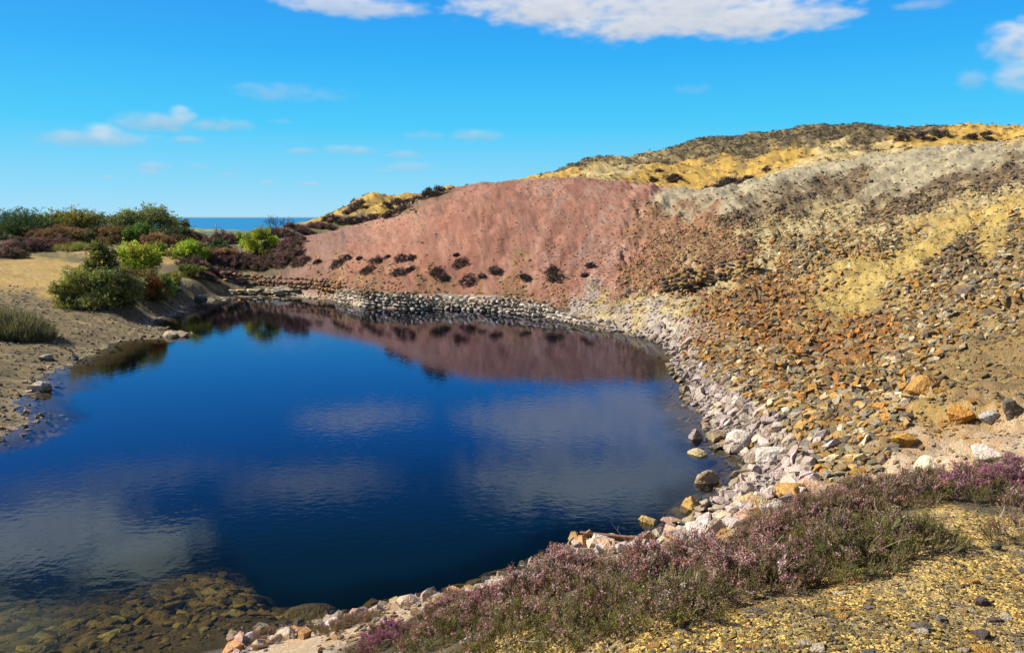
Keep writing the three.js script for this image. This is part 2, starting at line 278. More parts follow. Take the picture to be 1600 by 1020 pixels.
const marks = [
  ['gravel', [1000, 1010], [1200, 990], [1400, 990], [1550, 980], [1300, 950], [1500, 900], [1520, 840], [1480, 870], [1590, 950], [820, 1012], [1440, 790]], ['soil', [700, 990], [850, 960], [900, 900], [1000, 930], [1100, 880], [1200, 870], [1300, 820], [1400, 800], [1350, 850], [600, 1000], [1540, 770]],
  ['cream', [500, 1000], [440, 1000], [600, 965], [1000, 855], [1100, 825], [1150, 800], [1440, 725], [1380, 740], [1560, 705], [1600, 690], [1500, 712], [1340, 760]], ['ochre', [1180, 810], [1240, 780], [1250, 800], [1150, 820], [1470, 690], [1420, 700], [1520, 680], [1090, 840]],
  ['white', [1150, 700], [1130, 660], [1190, 690], [1220, 725], [1170, 745], [1100, 600], [1080, 560], [1120, 630], [1060, 530], [1020, 517], [960, 504], [900, 492], [1200, 760]],
  ['scree', [1270, 700], [1190, 620], [1160, 580], [1135, 555], [1155, 605], [1190, 655], [1240, 700], [1300, 700], [1250, 640], [1350, 650], [1200, 560], [1260, 600], [1400, 560], [1450, 600], [1380, 690], [1550, 480], [1480, 430], [1580, 400], [1450, 470], [1350, 600], [1500, 520], [1300, 400], [1380, 370], [1420, 440], [1590, 440], [1240, 380], [1290, 660]],
  ['rust', [1105, 520], [1125, 535], [1180, 520], [1150, 470], [1230, 480], [1280, 540], [1200, 440], [1300, 580], [1110, 480], [1340, 520], [1180, 580]], ['fines', [1500, 570], [1590, 560], [1560, 610], [1590, 530], [1500, 620]],
  ['yband', [1280, 480], [1340, 440], [1400, 410], [1460, 370], [1520, 345], [1580, 315], [1310, 460], [1430, 385], [1490, 340], [1550, 350], [1370, 435]], ['dark', [1300, 290], [1280, 305], [1340, 300], [1240, 310], [1540, 275], [1590, 265], [1480, 290], [1430, 310], [1200, 330], [1160, 340], [1500, 420], [1380, 330]],
  ['grey', [1100, 305], [1200, 282], [1150, 310], [1060, 305], [1300, 262], [1400, 245], [1500, 240], [1590, 228], [1380, 260], [1250, 275], [1450, 265], [1400, 290], [1520, 252]], ['pale', [1260, 340], [1290, 325], [1230, 370], [1220, 345], [1340, 350], [1300, 350], [1550, 300], [1480, 325], [1420, 345], [1070, 475], [1000, 475], [950, 470], [1100, 460], [1140, 445], [1080, 420], [1170, 410]],
  ['redbrown', [1000, 380], [1040, 390], [1080, 400], [1020, 410], [1060, 350], [1100, 340], [1030, 330], [1130, 400], [1050, 440], [1120, 430], [1000, 430]],
  ['red', [700, 330], [800, 310], [900, 300], [800, 380], [700, 390], [620, 370], [600, 400], [880, 400], [950, 440], [980, 450], [750, 430], [650, 420], [550, 420], [850, 440], [1000, 292], [940, 300], [900, 350], [550, 400]], ['redpale', [940, 360], [945, 400], [930, 330], [980, 320], [990, 360], [970, 390], [860, 300], [600, 350], [640, 340]], ['mauve', [500, 380], [480, 400], [530, 385], [520, 365], [460, 430], [490, 425]],
  ['redbrown', [560, 448], [620, 448], [700, 448], [800, 452], [860, 460], [520, 440]],
  ['beach', [20, 465], [110, 478], [60, 490], [130, 500], [60, 530], [20, 560], [20, 600], [100, 550], [180, 510], [230, 490], [20, 650], [280, 465], [330, 455], [50, 580], [240, 465], [300, 450], [380, 445]], ['path', [20, 410], [80, 405], [120, 410], [40, 430], [90, 450], [70, 458], [265, 388], [30, 440]],
  ['heath', [150, 390], [200, 440], [250, 420], [300, 400], [350, 400], [400, 400], [450, 390], [330, 420], [400, 420], [0, 385], [100, 370], [200, 370], [300, 370], [400, 370], [440, 360], [170, 450], [500, 350], [560, 345], [660, 315]], ['grass', [110, 388], [60, 392], [140, 385], [300, 430], [270, 430], [180, 385], [520, 354]],
  ['yellow', [590, 310], [570, 315], [610, 318], [600, 325], [530, 340], [860, 275], [1000, 270], [1100, 265], [1180, 262], [1150, 275], [1230, 250], [900, 268], [1050, 280], [1500, 210], [1560, 208], [1450, 215], [1600, 205], [1590, 215]], ['backpale', [930, 268], [960, 262], [1300, 238], [1380, 230], [1270, 245], [1000, 255]], ['backdark', [1100, 230], [1150, 240], [1200, 225], [1300, 205], [1250, 215], [1350, 215], [1400, 208], [990, 258], [1040, 255], [900, 260], [1050, 245], [1320, 225], [560, 330], [640, 320]],
];
const MK = [];
for (const [zone, ...pts] of marks) for (const [px, py] of pts) { const p = hit(px, py); if (p) MK.push([p.th * 3, Math.log(p.r), zone]); }
for (const [th, r, zone] of [[-1, 20, 'beach'], [-1.2, 8, 'beach'], [0.9, 6, 'gravel'], [0.9, 20, 'scree'], [0.9, 50, 'scree'], [1, 120, 'yellow'], [-0.9, 50, 'path'], [-0.8, 100, 'heath'], [0, 1.5, 'gravel'], [3, 5, 'gravel'], [2, 5, 'gravel'], [-2, 5, 'gravel'], [3, 40, 'heath'], [-2, 40, 'heath'], [2, 40, 'scree'], [-0.3, 200, 'far'], [0, 240, 'far'], [0.5, 280, 'far'], [-0.5, 160, 'far'], [3, 200, 'far'], [-2, 200, 'far'], [2, 200, 'far'], [-0.2, 400, 'far'], [0.5, 400, 'far']]) MK.push([th * 3, Math.log(r), zone]);
function zones(x, z) {                                             // the two nearest zones and the share of the second
  const r = Math.hypot(x, z), u0 = Math.atan2(x, -z) * 3, v0 = Math.log(r), w = r < 9 ? 0.09 : 0.13;
  const u = u0 + w * fbm2(u0 * 5 + 4, v0 * 5, 5) + 0.02 * n2(x * 3, z * 3), v = v0 + w * fbm2(u0 * 5 - 31, v0 * 5 + 12, 5) + 0.02 * n2(x * 3 + 9, z * 3);
  let d1 = 1e9, d2 = 1e9, a = 'far', b = 'far';
  for (const m of MK) {
    const d = (u - m[0]) ** 2 + (v - m[1]) ** 2;
    if (d < d1) { if (a !== m[2]) { d2 = d1; b = a; } d1 = d; a = m[2]; } else if (d < d2 && m[2] !== a) { d2 = d; b = m[2]; }
  }
  return [a, b, 0.5 * clamp(1 - (Math.sqrt(d2) - Math.sqrt(d1)) / 0.055)];
}

// ------------------------------------------------------------------ textures
function cellular(size, cells, seed, jitter = 0.9) {               // tiling: per pixel [distance to edge, id tone]
  const q = mulberry(seed), pts = [];
  for (let j = 0; j < cells; j++) for (let i = 0; i < cells; i++) pts.push([(i + 0.5 + jitter * (q() - 0.5)) / cells, (j + 0.5 + jitter * (q() - 0.5)) / cells, q(), q()]);
  const out = new Float32Array(size * size * 3);
  for (let y = 0; y < size; y++) for (let x = 0; x < size; x++) {
    const u = (x + 0.5) / size, v = (y + 0.5) / size, ci = Math.floor(u * cells), cj = Math.floor(v * cells);
    let f1 = 9, f2 = 9, id = 0, id2 = 0;
    for (let dj = -1; dj <= 1; dj++) for (let di = -1; di <= 1; di++) {
      const p = pts[((cj + dj + cells) % cells) * cells + ((ci + di + cells) % cells)];
      let dx = Math.abs(u - p[0]), dy = Math.abs(v - p[1]); dx = Math.min(dx, 1 - dx); dy = Math.min(dy, 1 - dy);
      const d = Math.hypot(dx, dy) * cells * (0.75 + 0.5 * p[3]);
      if (d < f1) { f2 = f1; f1 = d; id = p[2]; id2 = p[3]; } else if (d < f2) f2 = d;
    }
    const o = (y * size + x) * 3; out[o] = f2 - f1; out[o + 1] = id; out[o + 2] = id2;
  }
  return out;
}
function texture(size, f, srgb) {
  const d = new Uint8Array(size * size * 4);
  for (let y = 0; y < size; y++) for (let x = 0; x < size; x++) { const c = f(x, y), o = (y * size + x) * 4; d[o] = clamp(c[0]) * 255; d[o + 1] = clamp(c[1]) * 255; d[o + 2] = clamp(c[2]) * 255; d[o + 3] = 255; }
  const t = new THREE.DataTexture(d, size, size, THREE.RGBAFormat);
  t.wrapS = t.wrapT = THREE.RepeatWrapping; t.magFilter = THREE.LinearFilter; t.minFilter = THREE.LinearMipmapLinearFilter; t.generateMipmaps = true;
  if (srgb) t.colorSpace = THREE.SRGBColorSpace;
  t.needsUpdate = true;
  return t;
}
const tileNoise = (x, y, size, k, o = 4) => { const a = (x / size) * 2 * Math.PI, b = (y / size) * 2 * Math.PI, s = k / (2 * Math.PI); let r = 0, am = 0.5, f = s; for (let i = 0; i < o; i++) { r += am * (n3(Math.cos(a) * f + 11 * i, Math.sin(a) * f, Math.cos(b) * f) + n3(Math.sin(b) * f, Math.cos(a) * f + 5, Math.sin(a) * f - 7 * i)) * 0.7; am *= 0.5; f *= 2; } return r; };
const GS = 1024, g1 = cellular(GS, 46, 3), g2 = cellular(GS, 110, 4);
const gravelH = new Float32Array(GS * GS), gravelC = new Float32Array(GS * GS);
for (let i = 0; i < GS * GS; i++) {
  const e1 = sstep(0.02, 0.45, g1[i * 3]), e2 = sstep(0.02, 0.45, g2[i * 3]), big = g1[i * 3 + 1] > 0.5;
  gravelH[i] = big ? 0.35 + 0.65 * e1 * (0.4 + 0.6 * g1[i * 3 + 2]) : 0.5 * e2 * (0.3 + 0.7 * g2[i * 3 + 1]);
  gravelC[i] = (big ? 0.55 + 0.45 * g1[i * 3 + 2] : 0.5 + 0.5 * g2[i * 3 + 2]) * (0.55 + 0.45 * (big ? e1 : e2));
}
const texGravel = texture(GS, (x, y) => { const i = y * GS + x, c = gravelC[i] * 1.05, w = g1[i * 3 + 1] * 0.12 - 0.06; const s = Math.pow(clamp(c), 1 / 2.2) * 1.02; return [s + w * 0.5, s, s - w * 0.8]; }, true);
const GAIN = 1 / (gravelC.reduce((a, b) => a + b * 1.07, 0) / gravelC.length);
const texGravelH = texture(GS, (x, y) => { const h = gravelH[y * GS + x]; return [h, h, h]; });
const texStone = texture(512, (x, y) => { const a = tileNoise(x, y, 512, 8, 5), b = tileNoise(x + 200, y + 91, 512, 30, 3), s = 0.82 + 0.22 * a + 0.14 * b; return [s + 0.05 * b, s, s - 0.06 * b]; }, true);
const texStoneH = texture(512, (x, y) => { const a = tileNoise(x, y, 512, 10, 6), s = 0.5 + 0.4 * a - 0.25 * Math.abs(tileNoise(x + 77, y, 512, 5, 3)); return [s, s, s]; });

// ------------------------------------------------------------------ ground
const groundMat = new THREE.MeshStandardMaterial({ vertexColors: true, roughness: 1, map: texGravel, bumpMap: texGravelH, bumpScale: 0.02 });
const ground = (() => {
  const pos = new Float32Array(NCOL * NROW * 3), col = new Float32Array(NCOL * NROW * 3), uv = new Float32Array(NCOL * NROW * 2), idx = new Uint32Array((NCOL - 1) * (NROW - 1) * 6);
  for (let j = 0; j < NROW; j++) for (let i = 0; i < NCOL; i++) {
    const th = cols[i], r = Math.exp(rows[j]), x = Math.sin(th) * r, z = -Math.cos(th) * r, k = j * NCOL + i, s = SD[k], h = HG[k];
    pos.set([x, h, z], k * 3);
    uv.set([x / 0.9, z / 0.9], k * 2);
    let c;
    if (s < 0) {                                                   // pond bed: ochre shelf, painted black with depth for light the water absorbs
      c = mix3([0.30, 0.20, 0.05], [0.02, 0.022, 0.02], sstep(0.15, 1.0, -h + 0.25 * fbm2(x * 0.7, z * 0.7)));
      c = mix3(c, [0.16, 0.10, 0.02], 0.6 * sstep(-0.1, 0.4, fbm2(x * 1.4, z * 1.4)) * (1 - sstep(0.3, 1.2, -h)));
    } else {
      const [a, b, t] = zones(x, z), pick = (n) => { const q = Z[n]; return mix3(q.a, q.b, sstep(-0.25, 0.35, fbm2(x * q.k, z * q.k, 4) + 0.25 * n2(x * q.k * 9, z * q.k * 9))); };
      c = mix3(pick(a), pick(b), t);
      if (r > 30 && r < 100) {
        const q = rill(x, z, 7), red = a === 'red' || a === 'redpale' || a === 'mauve';
        if (red) { const right = sstep(0.0, 0.09, th) * (1 - sstep(0.15, 0.19, th)); c = mix3(c, [0.40, 0.255, 0.2], (0.2 + 0.6 * right) * sstep(0.06, 0.4, q)); c = mix3(c, [0.25, 0.085, 0.055], 0.25 * sstep(0.1, 0.4, -q)); }
        else c = mix3(c, q > 0 ? [0.4, 0.3, 0.14] : [0.14, 0.095, 0.045], (a === 'grey' || a === 'yband' || a === 'pale' ? 0.15 : 0.42) * sstep(0.1, 0.45, Math.abs(q)));
      }
      if (s < 0.8 && r > 8) c = mix3(c, [0.46, 0.39, 0.31], 0.8 * (1 - sstep(0.1, 1.1, s + 0.3 * n2(x, z))) * (th < -0.2 && r > 18 && r < 50 ? 0.3 : 1));
      const g = 1 + 0.2 * fbm2(x * 3.1, z * 3.1, 3) + 0.12 * n2(x * 0.3, z * 0.3) + (r > 40 ? 0.16 * n2(x * 2.7, z * 2.7) + 0.14 * n2(x * 6, z * 6) : 0);
      c = [c[0] * g * GAIN, c[1] * g * GAIN, c[2] * g * GAIN];
    }
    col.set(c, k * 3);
  }
  let o = 0;
  for (let j = 0; j < NROW - 1; j++) for (let i = 0; i < NCOL - 1; i++) { const a = j * NCOL + i, b = a + 1, c = a + NCOL, d = c + 1; idx[o++] = a; idx[o++] = b; idx[o++] = c; idx[o++] = b; idx[o++] = d; idx[o++] = c; }
  const g = new THREE.BufferGeometry();
  g.setAttribute('position', new THREE.BufferAttribute(pos, 3)); g.setAttribute('color', new THREE.BufferAttribute(col, 3)); g.setAttribute('uv', new THREE.BufferAttribute(uv, 2)); g.setIndex(new THREE.BufferAttribute(idx, 1));
  g.computeVertexNormals();
  return tag(mesh('ground', g, groundMat), null, null, null, 'structure');
})();

// sea and the coastal land before it
const SEA = -50;
{
  const seaMat = new THREE.MeshPhysicalMaterial({ color: new THREE.Color().setRGB(0.01, 0.16, 0.36), roughness: 0.5, specularIntensity: 0.25 });
  tag(mesh('sea', new THREE.RingGeometry(300, 120000, 96, 1).rotateX(-Math.PI / 2).translate(0, SEA, 0), seaMat), null, null, null, 'structure');
  // coastal plain: fields and hedges, shore cut by bays
  const NA = 300, NR = 60, pos = [], col = [], idx = [];
  for (let j = 0; j <= NR; j++) for (let i = 0; i <= NA; i++) {
    const th = (-50 + (100 * i) / NA) * DEG, px = 800 + FOCAL * Math.tan(th);
    const reach = 2600 + 3000 * sstep(480, 250, px) + 900 * fbm2(th * 14, 3, 4) ;
    const r = 380 * Math.pow(reach / 380, j / NR), x = Math.sin(th) * r, z = -Math.cos(th) * r;
    const e = j / NR, y = j === NR ? SEA - 1 : lerp(-44, -46.5, e) + 5 * fbm2(x * 0.002, z * 0.002, 3) * sstep(1, 0.9, e) - (e > 0.97 ? 1.5 : 0);
    pos.push(x, y, z);
    const f = n2(Math.floor(x / 90 + 0.4 * n2(x * 0.004, z * 0.004)) * 3.7, Math.floor(z / 260) * 2.9);
    const c = mix3([0.045, 0.075, 0.04], f > 0 ? [0.15, 0.19, 0.075] : [0.10, 0.105, 0.06], sstep(-0.2, 0.3, f + 0.4 * fbm2(x * 0.01, z * 0.01)));
    col.push(...c);
  }
  for (let j = 0; j < NR; j++) for (let i = 0; i < NA; i++) { const a = j * (NA + 1) + i; idx.push(a, a + 1, a + NA + 1, a + 1, a + NA + 2, a + NA + 1); }
  const g = new THREE.BufferGeometry();
  g.setAttribute('position', new THREE.Float32BufferAttribute(pos, 3)); g.setAttribute('color', new THREE.Float32BufferAttribute(col, 3)); g.setIndex(idx); g.computeVertexNormals();
  tag(mesh('coastal_plain', g, new THREE.MeshStandardMaterial({ vertexColors: true, roughness: 1 })), null, null, null, 'structure');
}

// ------------------------------------------------------------------ water
{
  const WS = 1024;
  const wave = texture(WS, (x, y) => { const a = tileNoise(x * 1, y * 2, WS, 14, 4), b = tileNoise(x + 300, y * 1, WS, 34, 3); const s = 0.5 + 0.32 * a + 0.14 * b; return [s, s, s]; });
  const m = new THREE.MeshPhysicalMaterial({ color: new THREE.Color().setRGB(0.112, 0.13, 0.05), metalness: 1, roughness: 0.02, specularColor: new THREE.Color().setRGB(0.6, 0.66, 1), transparent: true, opacity: 1, vertexColors: true, bumpMap: wave, bumpScale: 0.0026 });
  // the surface over the bed: murkier, so less clear, where it is deeper
  const pos = [], col = [], uv = [], idx = [], at = new Map();
  const vert = (k, i, j) => {
    if (!at.has(k)) {
      const r = Math.exp(rows[j]), x = Math.sin(cols[i]) * r, z = -Math.cos(cols[i]) * r;
      at.set(k, pos.length / 3); pos.push(x, 0, z); uv.push(x / 7, z / 7); col.push(1, 1, 1, lerp(0.48, 1, sstep(0.05, 0.85, -HG[k])));
    }
    return at.get(k);
  };
  for (let j = 0; j < NROW - 1; j++) for (let i = 0; i < NCOL - 1; i++) {
    const a = j * NCOL + i, b = a + 1, c = a + NCOL, d = c + 1;
    if (Math.min(SD[a], SD[b], SD[c], SD[d]) > 0.3) continue;
    const q = [vert(a, i, j), vert(b, i + 1, j), vert(c, i, j + 1), vert(d, i + 1, j + 1)];
    idx.push(q[0], q[1], q[2], q[1], q[3], q[2]);
  }
  const g = new THREE.BufferGeometry();
  g.setAttribute('position', new THREE.Float32BufferAttribute(pos, 3)); g.setAttribute('uv', new THREE.Float32BufferAttribute(uv, 2)); g.setAttribute('color', new THREE.Float32BufferAttribute(col, 4)); g.setIndex(idx); g.computeVertexNormals();
  tag(mesh('pond_water', g, m), null, null, null, 'structure');
}

// ------------------------------------------------------------------ stones
function boxUV(g, k) {
  const p = g.attributes.position, n = g.attributes.normal, uv = new Float32Array(p.count * 2);
  for (let i = 0; i < p.count; i++) {
    const ax = Math.abs(n.getX(i)), ay = Math.abs(n.getY(i)), az = Math.abs(n.getZ(i));
    const a = ay >= ax && ay >= az ? [p.getX(i), p.getZ(i)] : ax >= az ? [p.getZ(i), p.getY(i)] : [p.getX(i), p.getY(i)];
    uv[i * 2] = a[0] * k; uv[i * 2 + 1] = a[1] * k;
  }
  g.setAttribute('uv', new THREE.BufferAttribute(uv, 2));
  return g;
}
function rock(n, sx, sy, sz, power) {                              // angular block: hull of points near a superellipsoid of unit size
  const pts = [];
  for (let i = 0; i < n; i++) {
    const u = rr(-1, 1), a = rr(0, 2 * Math.PI), c = Math.sqrt(1 - u * u), d = [Math.cos(a) * c, u, Math.sin(a) * c];
    const m = Math.pow(Math.abs(d[0]) ** power + Math.abs(d[1]) ** power + Math.abs(d[2]) ** power, -1 / power) * rr(0.8, 1);
    pts.push(new THREE.Vector3(d[0] * m * sx, d[1] * m * sy, d[2] * m * sz).multiplyScalar(0.5));
  }
  return boxUV(new ConvexGeometry(pts), 1.1);
}
const rocks = Array.from({ length: 8 }, () => rock(14, 1, rr(0.45, 0.75), rr(0.6, 0.9), 3));
const slabs = Array.from({ length: 5 }, () => rock(16, 1, rr(0.22, 0.34), rr(0.55, 0.85), 3.4));
const blocks = Array.from({ length: 10 }, () => rock(15, 1, rr(0.85, 1.05), rr(0.9, 1), 5));
const rounds = Array.from({ length: 6 }, () => rock(34, 1, rr(0.75, 0.9), rr(0.8, 1), 2.4));
const flats = Array.from({ length: 6 }, () => rock(22, 1, rr(0.22, 0.4), rr(0.6, 0.9), 2.8));
const chips = Array.from({ length: 6 }, () => rock(8, 1, rr(0.25, 0.6), rr(0.5, 0.9), 2.4));
const palettes = {
  cream: [[0.55, 0.42, 0.29], [0.5, 0.33, 0.19], [0.46, 0.38, 0.3], [0.44, 0.24, 0.1], [0.5, 0.33, 0.24]], ochre: [[0.46, 0.23, 0.05], [0.5, 0.36, 0.22], [0.4, 0.19, 0.05], [0.48, 0.29, 0.12]],
  scree: [[0.26, 0.15, 0.045], [0.2, 0.14, 0.065], [0.145, 0.115, 0.075], [0.34, 0.18, 0.04], [0.27, 0.225, 0.15], [0.11, 0.085, 0.06], [0.42, 0.32, 0.16], [0.24, 0.18, 0.08], [0.2, 0.175, 0.13], [0.34, 0.2, 0.06], [0.5, 0.42, 0.28], [0.4, 0.2, 0.04], [0.3, 0.2, 0.08]],
  rust: [[0.37, 0.145, 0.025], [0.3, 0.13, 0.03], [0.22, 0.125, 0.045], [0.42, 0.2, 0.04], [0.16, 0.115, 0.075], [0.26, 0.2, 0.12], [0.36, 0.24, 0.1], [0.19, 0.09, 0.03]],
  yellow: [[0.46, 0.35, 0.15], [0.38, 0.25, 0.07], [0.5, 0.43, 0.28], [0.27, 0.19, 0.08], [0.4, 0.22, 0.05], [0.2, 0.15, 0.08]],
  dark: [[0.1, 0.075, 0.05], [0.15, 0.11, 0.06], [0.22, 0.14, 0.06], [0.07, 0.055, 0.045], [0.28, 0.21, 0.12], [0.18, 0.1, 0.04]],
  grey: [[0.36, 0.32, 0.23], [0.3, 0.26, 0.19], [0.2, 0.165, 0.11], [0.44, 0.4, 0.31], [0.15, 0.11, 0.07]],
  white: [[0.5, 0.415, 0.37], [0.48, 0.39, 0.345], [0.44, 0.35, 0.32], [0.52, 0.455, 0.41], [0.4, 0.32, 0.295], [0.47, 0.38, 0.3], [0.33, 0.27, 0.24], [0.46, 0.36, 0.34]],
  red: [[0.44, 0.2, 0.13], [0.36, 0.15, 0.09], [0.5, 0.32, 0.24], [0.3, 0.13, 0.085], [0.4, 0.24, 0.14], [0.52, 0.38, 0.3]], brown: [[0.24, 0.13, 0.06], [0.32, 0.15, 0.05], [0.17, 0.1, 0.06], [0.12, 0.08, 0.055], [0.38, 0.2, 0.07], [0.28, 0.2, 0.12]],
  beach: [[0.34, 0.26, 0.14], [0.2, 0.16, 0.1], [0.46, 0.38, 0.26], [0.09, 0.075, 0.055], [0.4, 0.33, 0.23], [0.13, 0.1, 0.07]],
  gravel: [[0.5, 0.34, 0.08], [0.42, 0.3, 0.12], [0.54, 0.4, 0.17], [0.3, 0.23, 0.13], [0.5, 0.29, 0.06], [0.52, 0.36, 0.1], [0.34, 0.28, 0.18], [0.52, 0.42, 0.22], [0.2, 0.16, 0.11]],
  bed: [[0.5, 0.33, 0.04], [0.38, 0.25, 0.035], [0.56, 0.4, 0.08], [0.26, 0.17, 0.03]],
};
const stoneBase = new THREE.MeshStandardMaterial({ roughness: 0.95, map: texStone, bumpMap: texStoneH, bumpScale: 0.03 });
const tinted = new Map();
function stoneMat(c) {
  const key = c.map((x) => Math.round(x * 50)).join();
  if (!tinted.has(key)) { const m = stoneBase.clone(); m.color.setRGB(...c.map((x) => Math.round(x * 50) / 50 * 1.25)); tinted.set(key, m); }
  return tinted.get(key);
}
const pickOf = (list) => list[Math.floor(rnd() * list.length)];
const shade = (c, s = 0.18) => { const k = 1 + rr(-s, s); return [c[0] * k, c[1] * k * (1 + rr(-0.03, 0.03)), c[2] * k * (1 + rr(-0.08, 0.08))]; };
const UP = new THREE.Vector3(0, 1, 0);
function normalAt(x, z) { const e = Math.max(0.08, Math.hypot(x, z) * 0.006); return new THREE.Vector3(hgt(x - e, z) - hgt(x + e, z), 2 * e, hgt(x, z - e) - hgt(x, z + e)).normalize(); }
function lying(x, z, size, sink = 0.2, tilt = 0.45) {              // placement of a stone that rests on the ground
  const q = new THREE.Quaternion().setFromUnitVectors(UP, normalAt(x, z));
  q.multiply(new THREE.Quaternion().setFromAxisAngle(UP, rr(0, 2 * Math.PI)));
  q.multiply(new THREE.Quaternion().setFromEuler(new THREE.Euler(rr(-tilt, tilt), 0, rr(-tilt, tilt))));
  const s = new THREE.Vector3(size * rr(0.85, 1.15), size * rr(0.8, 1.2), size * rr(0.8, 1.1));
  return new THREE.Matrix4().compose(new THREE.Vector3(x, hgt(x, z) + size * sink * 0.6, z), q, s);
}
const inView = (x, z) => { const th = Math.abs(Math.atan2(x, -z)); return th < 33 * DEG; };
// list: { m, c, g, x, z, size }. The largest in the picture become stones of their own, the rest one heap of copies per shape
function heap(parent, list, most, label = 'loose_stones') {
  for (const e of list) e.big = (inView(e.x, e.z) ? 1 : 0.01) * e.size / Math.hypot(e.x, e.z, 4);
  list.sort((a, b) => b.big - a.big);
  for (const e of list.slice(0, most)) { const o = mesh('stone', e.g, stoneMat(e.c), parent); e.m.decompose(o.position, o.quaternion, o.scale); }
  const by = new Map();
  for (const e of list.slice(most)) { if (!by.has(e.g)) by.set(e.g, []); by.get(e.g).push(e); }
  const lot = [...by.entries()];
  for (const [g, l] of lot) copies(label, g, stoneBase, parent, l);
}
const setting = (name) => tag(group(name), null, null, null, 'structure');
const scree = setting('scree_slope'), stony = setting('stony_shore'), bed = setting('pond_bed'), mound = setting('red_mound'), gravel = setting('gravel_bank');
{
  const lists = { scree: [], stony: [], bed: [], mound: [], gravel: [] };
  // slopes: thrown evenly over the plan, kept by how stony the zone is
  const throwOn = (count, th0, th1, r0, r1, keep) => {
    for (let i = 0; i < count; i++) {
      const th = rr(th0, th1) * DEG, r = Math.sqrt(rr(r0 * r0, r1 * r1)), x = Math.sin(th) * r, z = -Math.cos(th) * r;
      if (sample(SD, th, Math.log(r)) < 0.1) continue;
      keep(x, z, r, th);
    }
  };
  const put = (x, z, r) => {
    const [a, b, t] = zones(x, z), zone = Z[rnd() < t ? b : a];
    if (!zone.stones || rnd() > zone.stones / 34) return;
    const u = rnd(), size = lerp(zone.size[0], zone.size[1], Math.pow(u, 2.9));
    const clump = fbm2(x * 0.5, z * 0.5, 3) + 0.6 * rill(x, z, 31);
    if (zone.pal !== 'red' && rnd() < -clump * 1.2) return;
    const c = shade(pickOf(palettes[zone.pal])), slabby = rnd() < 0.3;
    const where = zone.pal === 'red' ? 'mound' : ['white', 'cream', 'ochre', 'beach'].includes(zone.pal) ? 'stony' : 'scree';
    lists[where].push({ m: lying(x, z, size), c, g: pickOf(slabby ? slabs : rocks), x, z, size });
  };
  throwOn(38000, 3, 34, 13, 30, put);
  throwOn(84000, 2, 34, 30, 62, put);
  throwOn(24000, 2, 34, 62, 92, put);
  throwOn(34000, -19, 10, 50, 84, put);
  throwOn(26000, -35, -12, 20, 66, put);
  throwOn(14000, 0, 34, 92, 170, put);
  throwOn(5000, -14, 8, 8, 15, put);
  // pale boulders along the water's edge on the right and in front
  const shoreAt = (k) => { const n = shore.length, f = ((k % 1) + 1) % 1 * n, i = Math.floor(f), a = shore[i % n], b = shore[(i + 1) % n]; return [lerp(a[0], b[0], f - i), lerp(a[1], b[1], f - i)]; };
  for (let i = 0; i < 21000; i++) {
    const [sx, sz] = shoreAt(rnd()), x = sx + rr(-3, 3), z = sz + rr(-3, 3), r = Math.hypot(x, z), th = Math.atan2(x, -z), s = r > 6 ? sdf(x, z) : 99;
    if (s > 40 || Math.abs(th) > 0.62) continue;
    const right = th > wallTh1 - 0.04 && r < 52, front = r < 17 && th > -0.35;
    if (s > -0.4 && (right || front)) {
      const far = lerp(1.0, 1.55, sstep(45, 25, r)), w = r < 14.5 ? 1.3 : far;
      if (s > w * rr(0.5, 1.25)) continue;
      const size = lerp(0.09, 0.6, Math.pow(rnd(), 3)) * (r < 14.5 ? 0.75 : 1);
      if (size > 0.3 && s < -0.1) continue;
      const warm = (front && r < 16 && rnd() < 0.4) || rnd() < 0.03;
      lists.stony.push({ m: lying(x, z, size, 0.3, 0.6), c: mix3(shade(pickOf(palettes[warm ? 'cream' : 'white']), 0.12), [0.2, 0.14, 0.04], 0.65 * sstep(0.22, -0.1, s)), g: pickOf(rnd() < 0.25 ? slabs : rocks), x, z, size });
    } else if (s > -0.3 && s < 0.9 && th < -0.2 && r > 18 && rnd() < 0.3) {
      const size = lerp(0.06, 0.34, Math.pow(rnd(), 2.6));
      lists.stony.push({ m: lying(x, z, size, 0.2), c: shade(pickOf(palettes[rnd() < 0.5 ? 'beach' : 'cream'])), g: pickOf(rnd() < 0.4 ? slabs : rocks), x, z, size });
    }
  }
  // ochre stones on the pond bed, colour darkened with depth for light lost underwater
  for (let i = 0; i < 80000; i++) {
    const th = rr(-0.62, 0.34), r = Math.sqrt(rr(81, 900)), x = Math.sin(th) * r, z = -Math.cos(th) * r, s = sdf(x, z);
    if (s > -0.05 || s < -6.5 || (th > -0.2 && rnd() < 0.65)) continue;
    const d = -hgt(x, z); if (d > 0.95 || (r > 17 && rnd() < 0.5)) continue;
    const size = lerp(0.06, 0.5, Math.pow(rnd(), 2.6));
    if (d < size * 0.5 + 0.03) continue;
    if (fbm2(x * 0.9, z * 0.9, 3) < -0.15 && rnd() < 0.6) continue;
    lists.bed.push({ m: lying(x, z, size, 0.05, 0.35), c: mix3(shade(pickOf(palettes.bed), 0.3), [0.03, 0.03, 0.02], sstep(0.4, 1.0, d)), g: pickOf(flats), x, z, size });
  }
  // gravel chips on the near bank
  for (let i = 0; i < 110000; i++) {
    const th = rr(-12, 36) * DEG, r = Math.exp(rr(Math.log(2.7), Math.log(9))), x = Math.sin(th) * r, z = -Math.cos(th) * r;
    const [a, b, t] = zones(x, z), zone = rnd() < t ? b : a;
    if (zone !== 'gravel' && !(zone === 'soil' && rnd() < 0.25)) continue;
    const patch = fbm2(x * 1.1, z * 1.6, 3), size = lerp(0.005, 0.042, Math.pow(rnd(), 3.6)) * (patch > 0.25 ? 0.6 : 1);
    let c = shade(pickOf(palettes.gravel), 0.2);
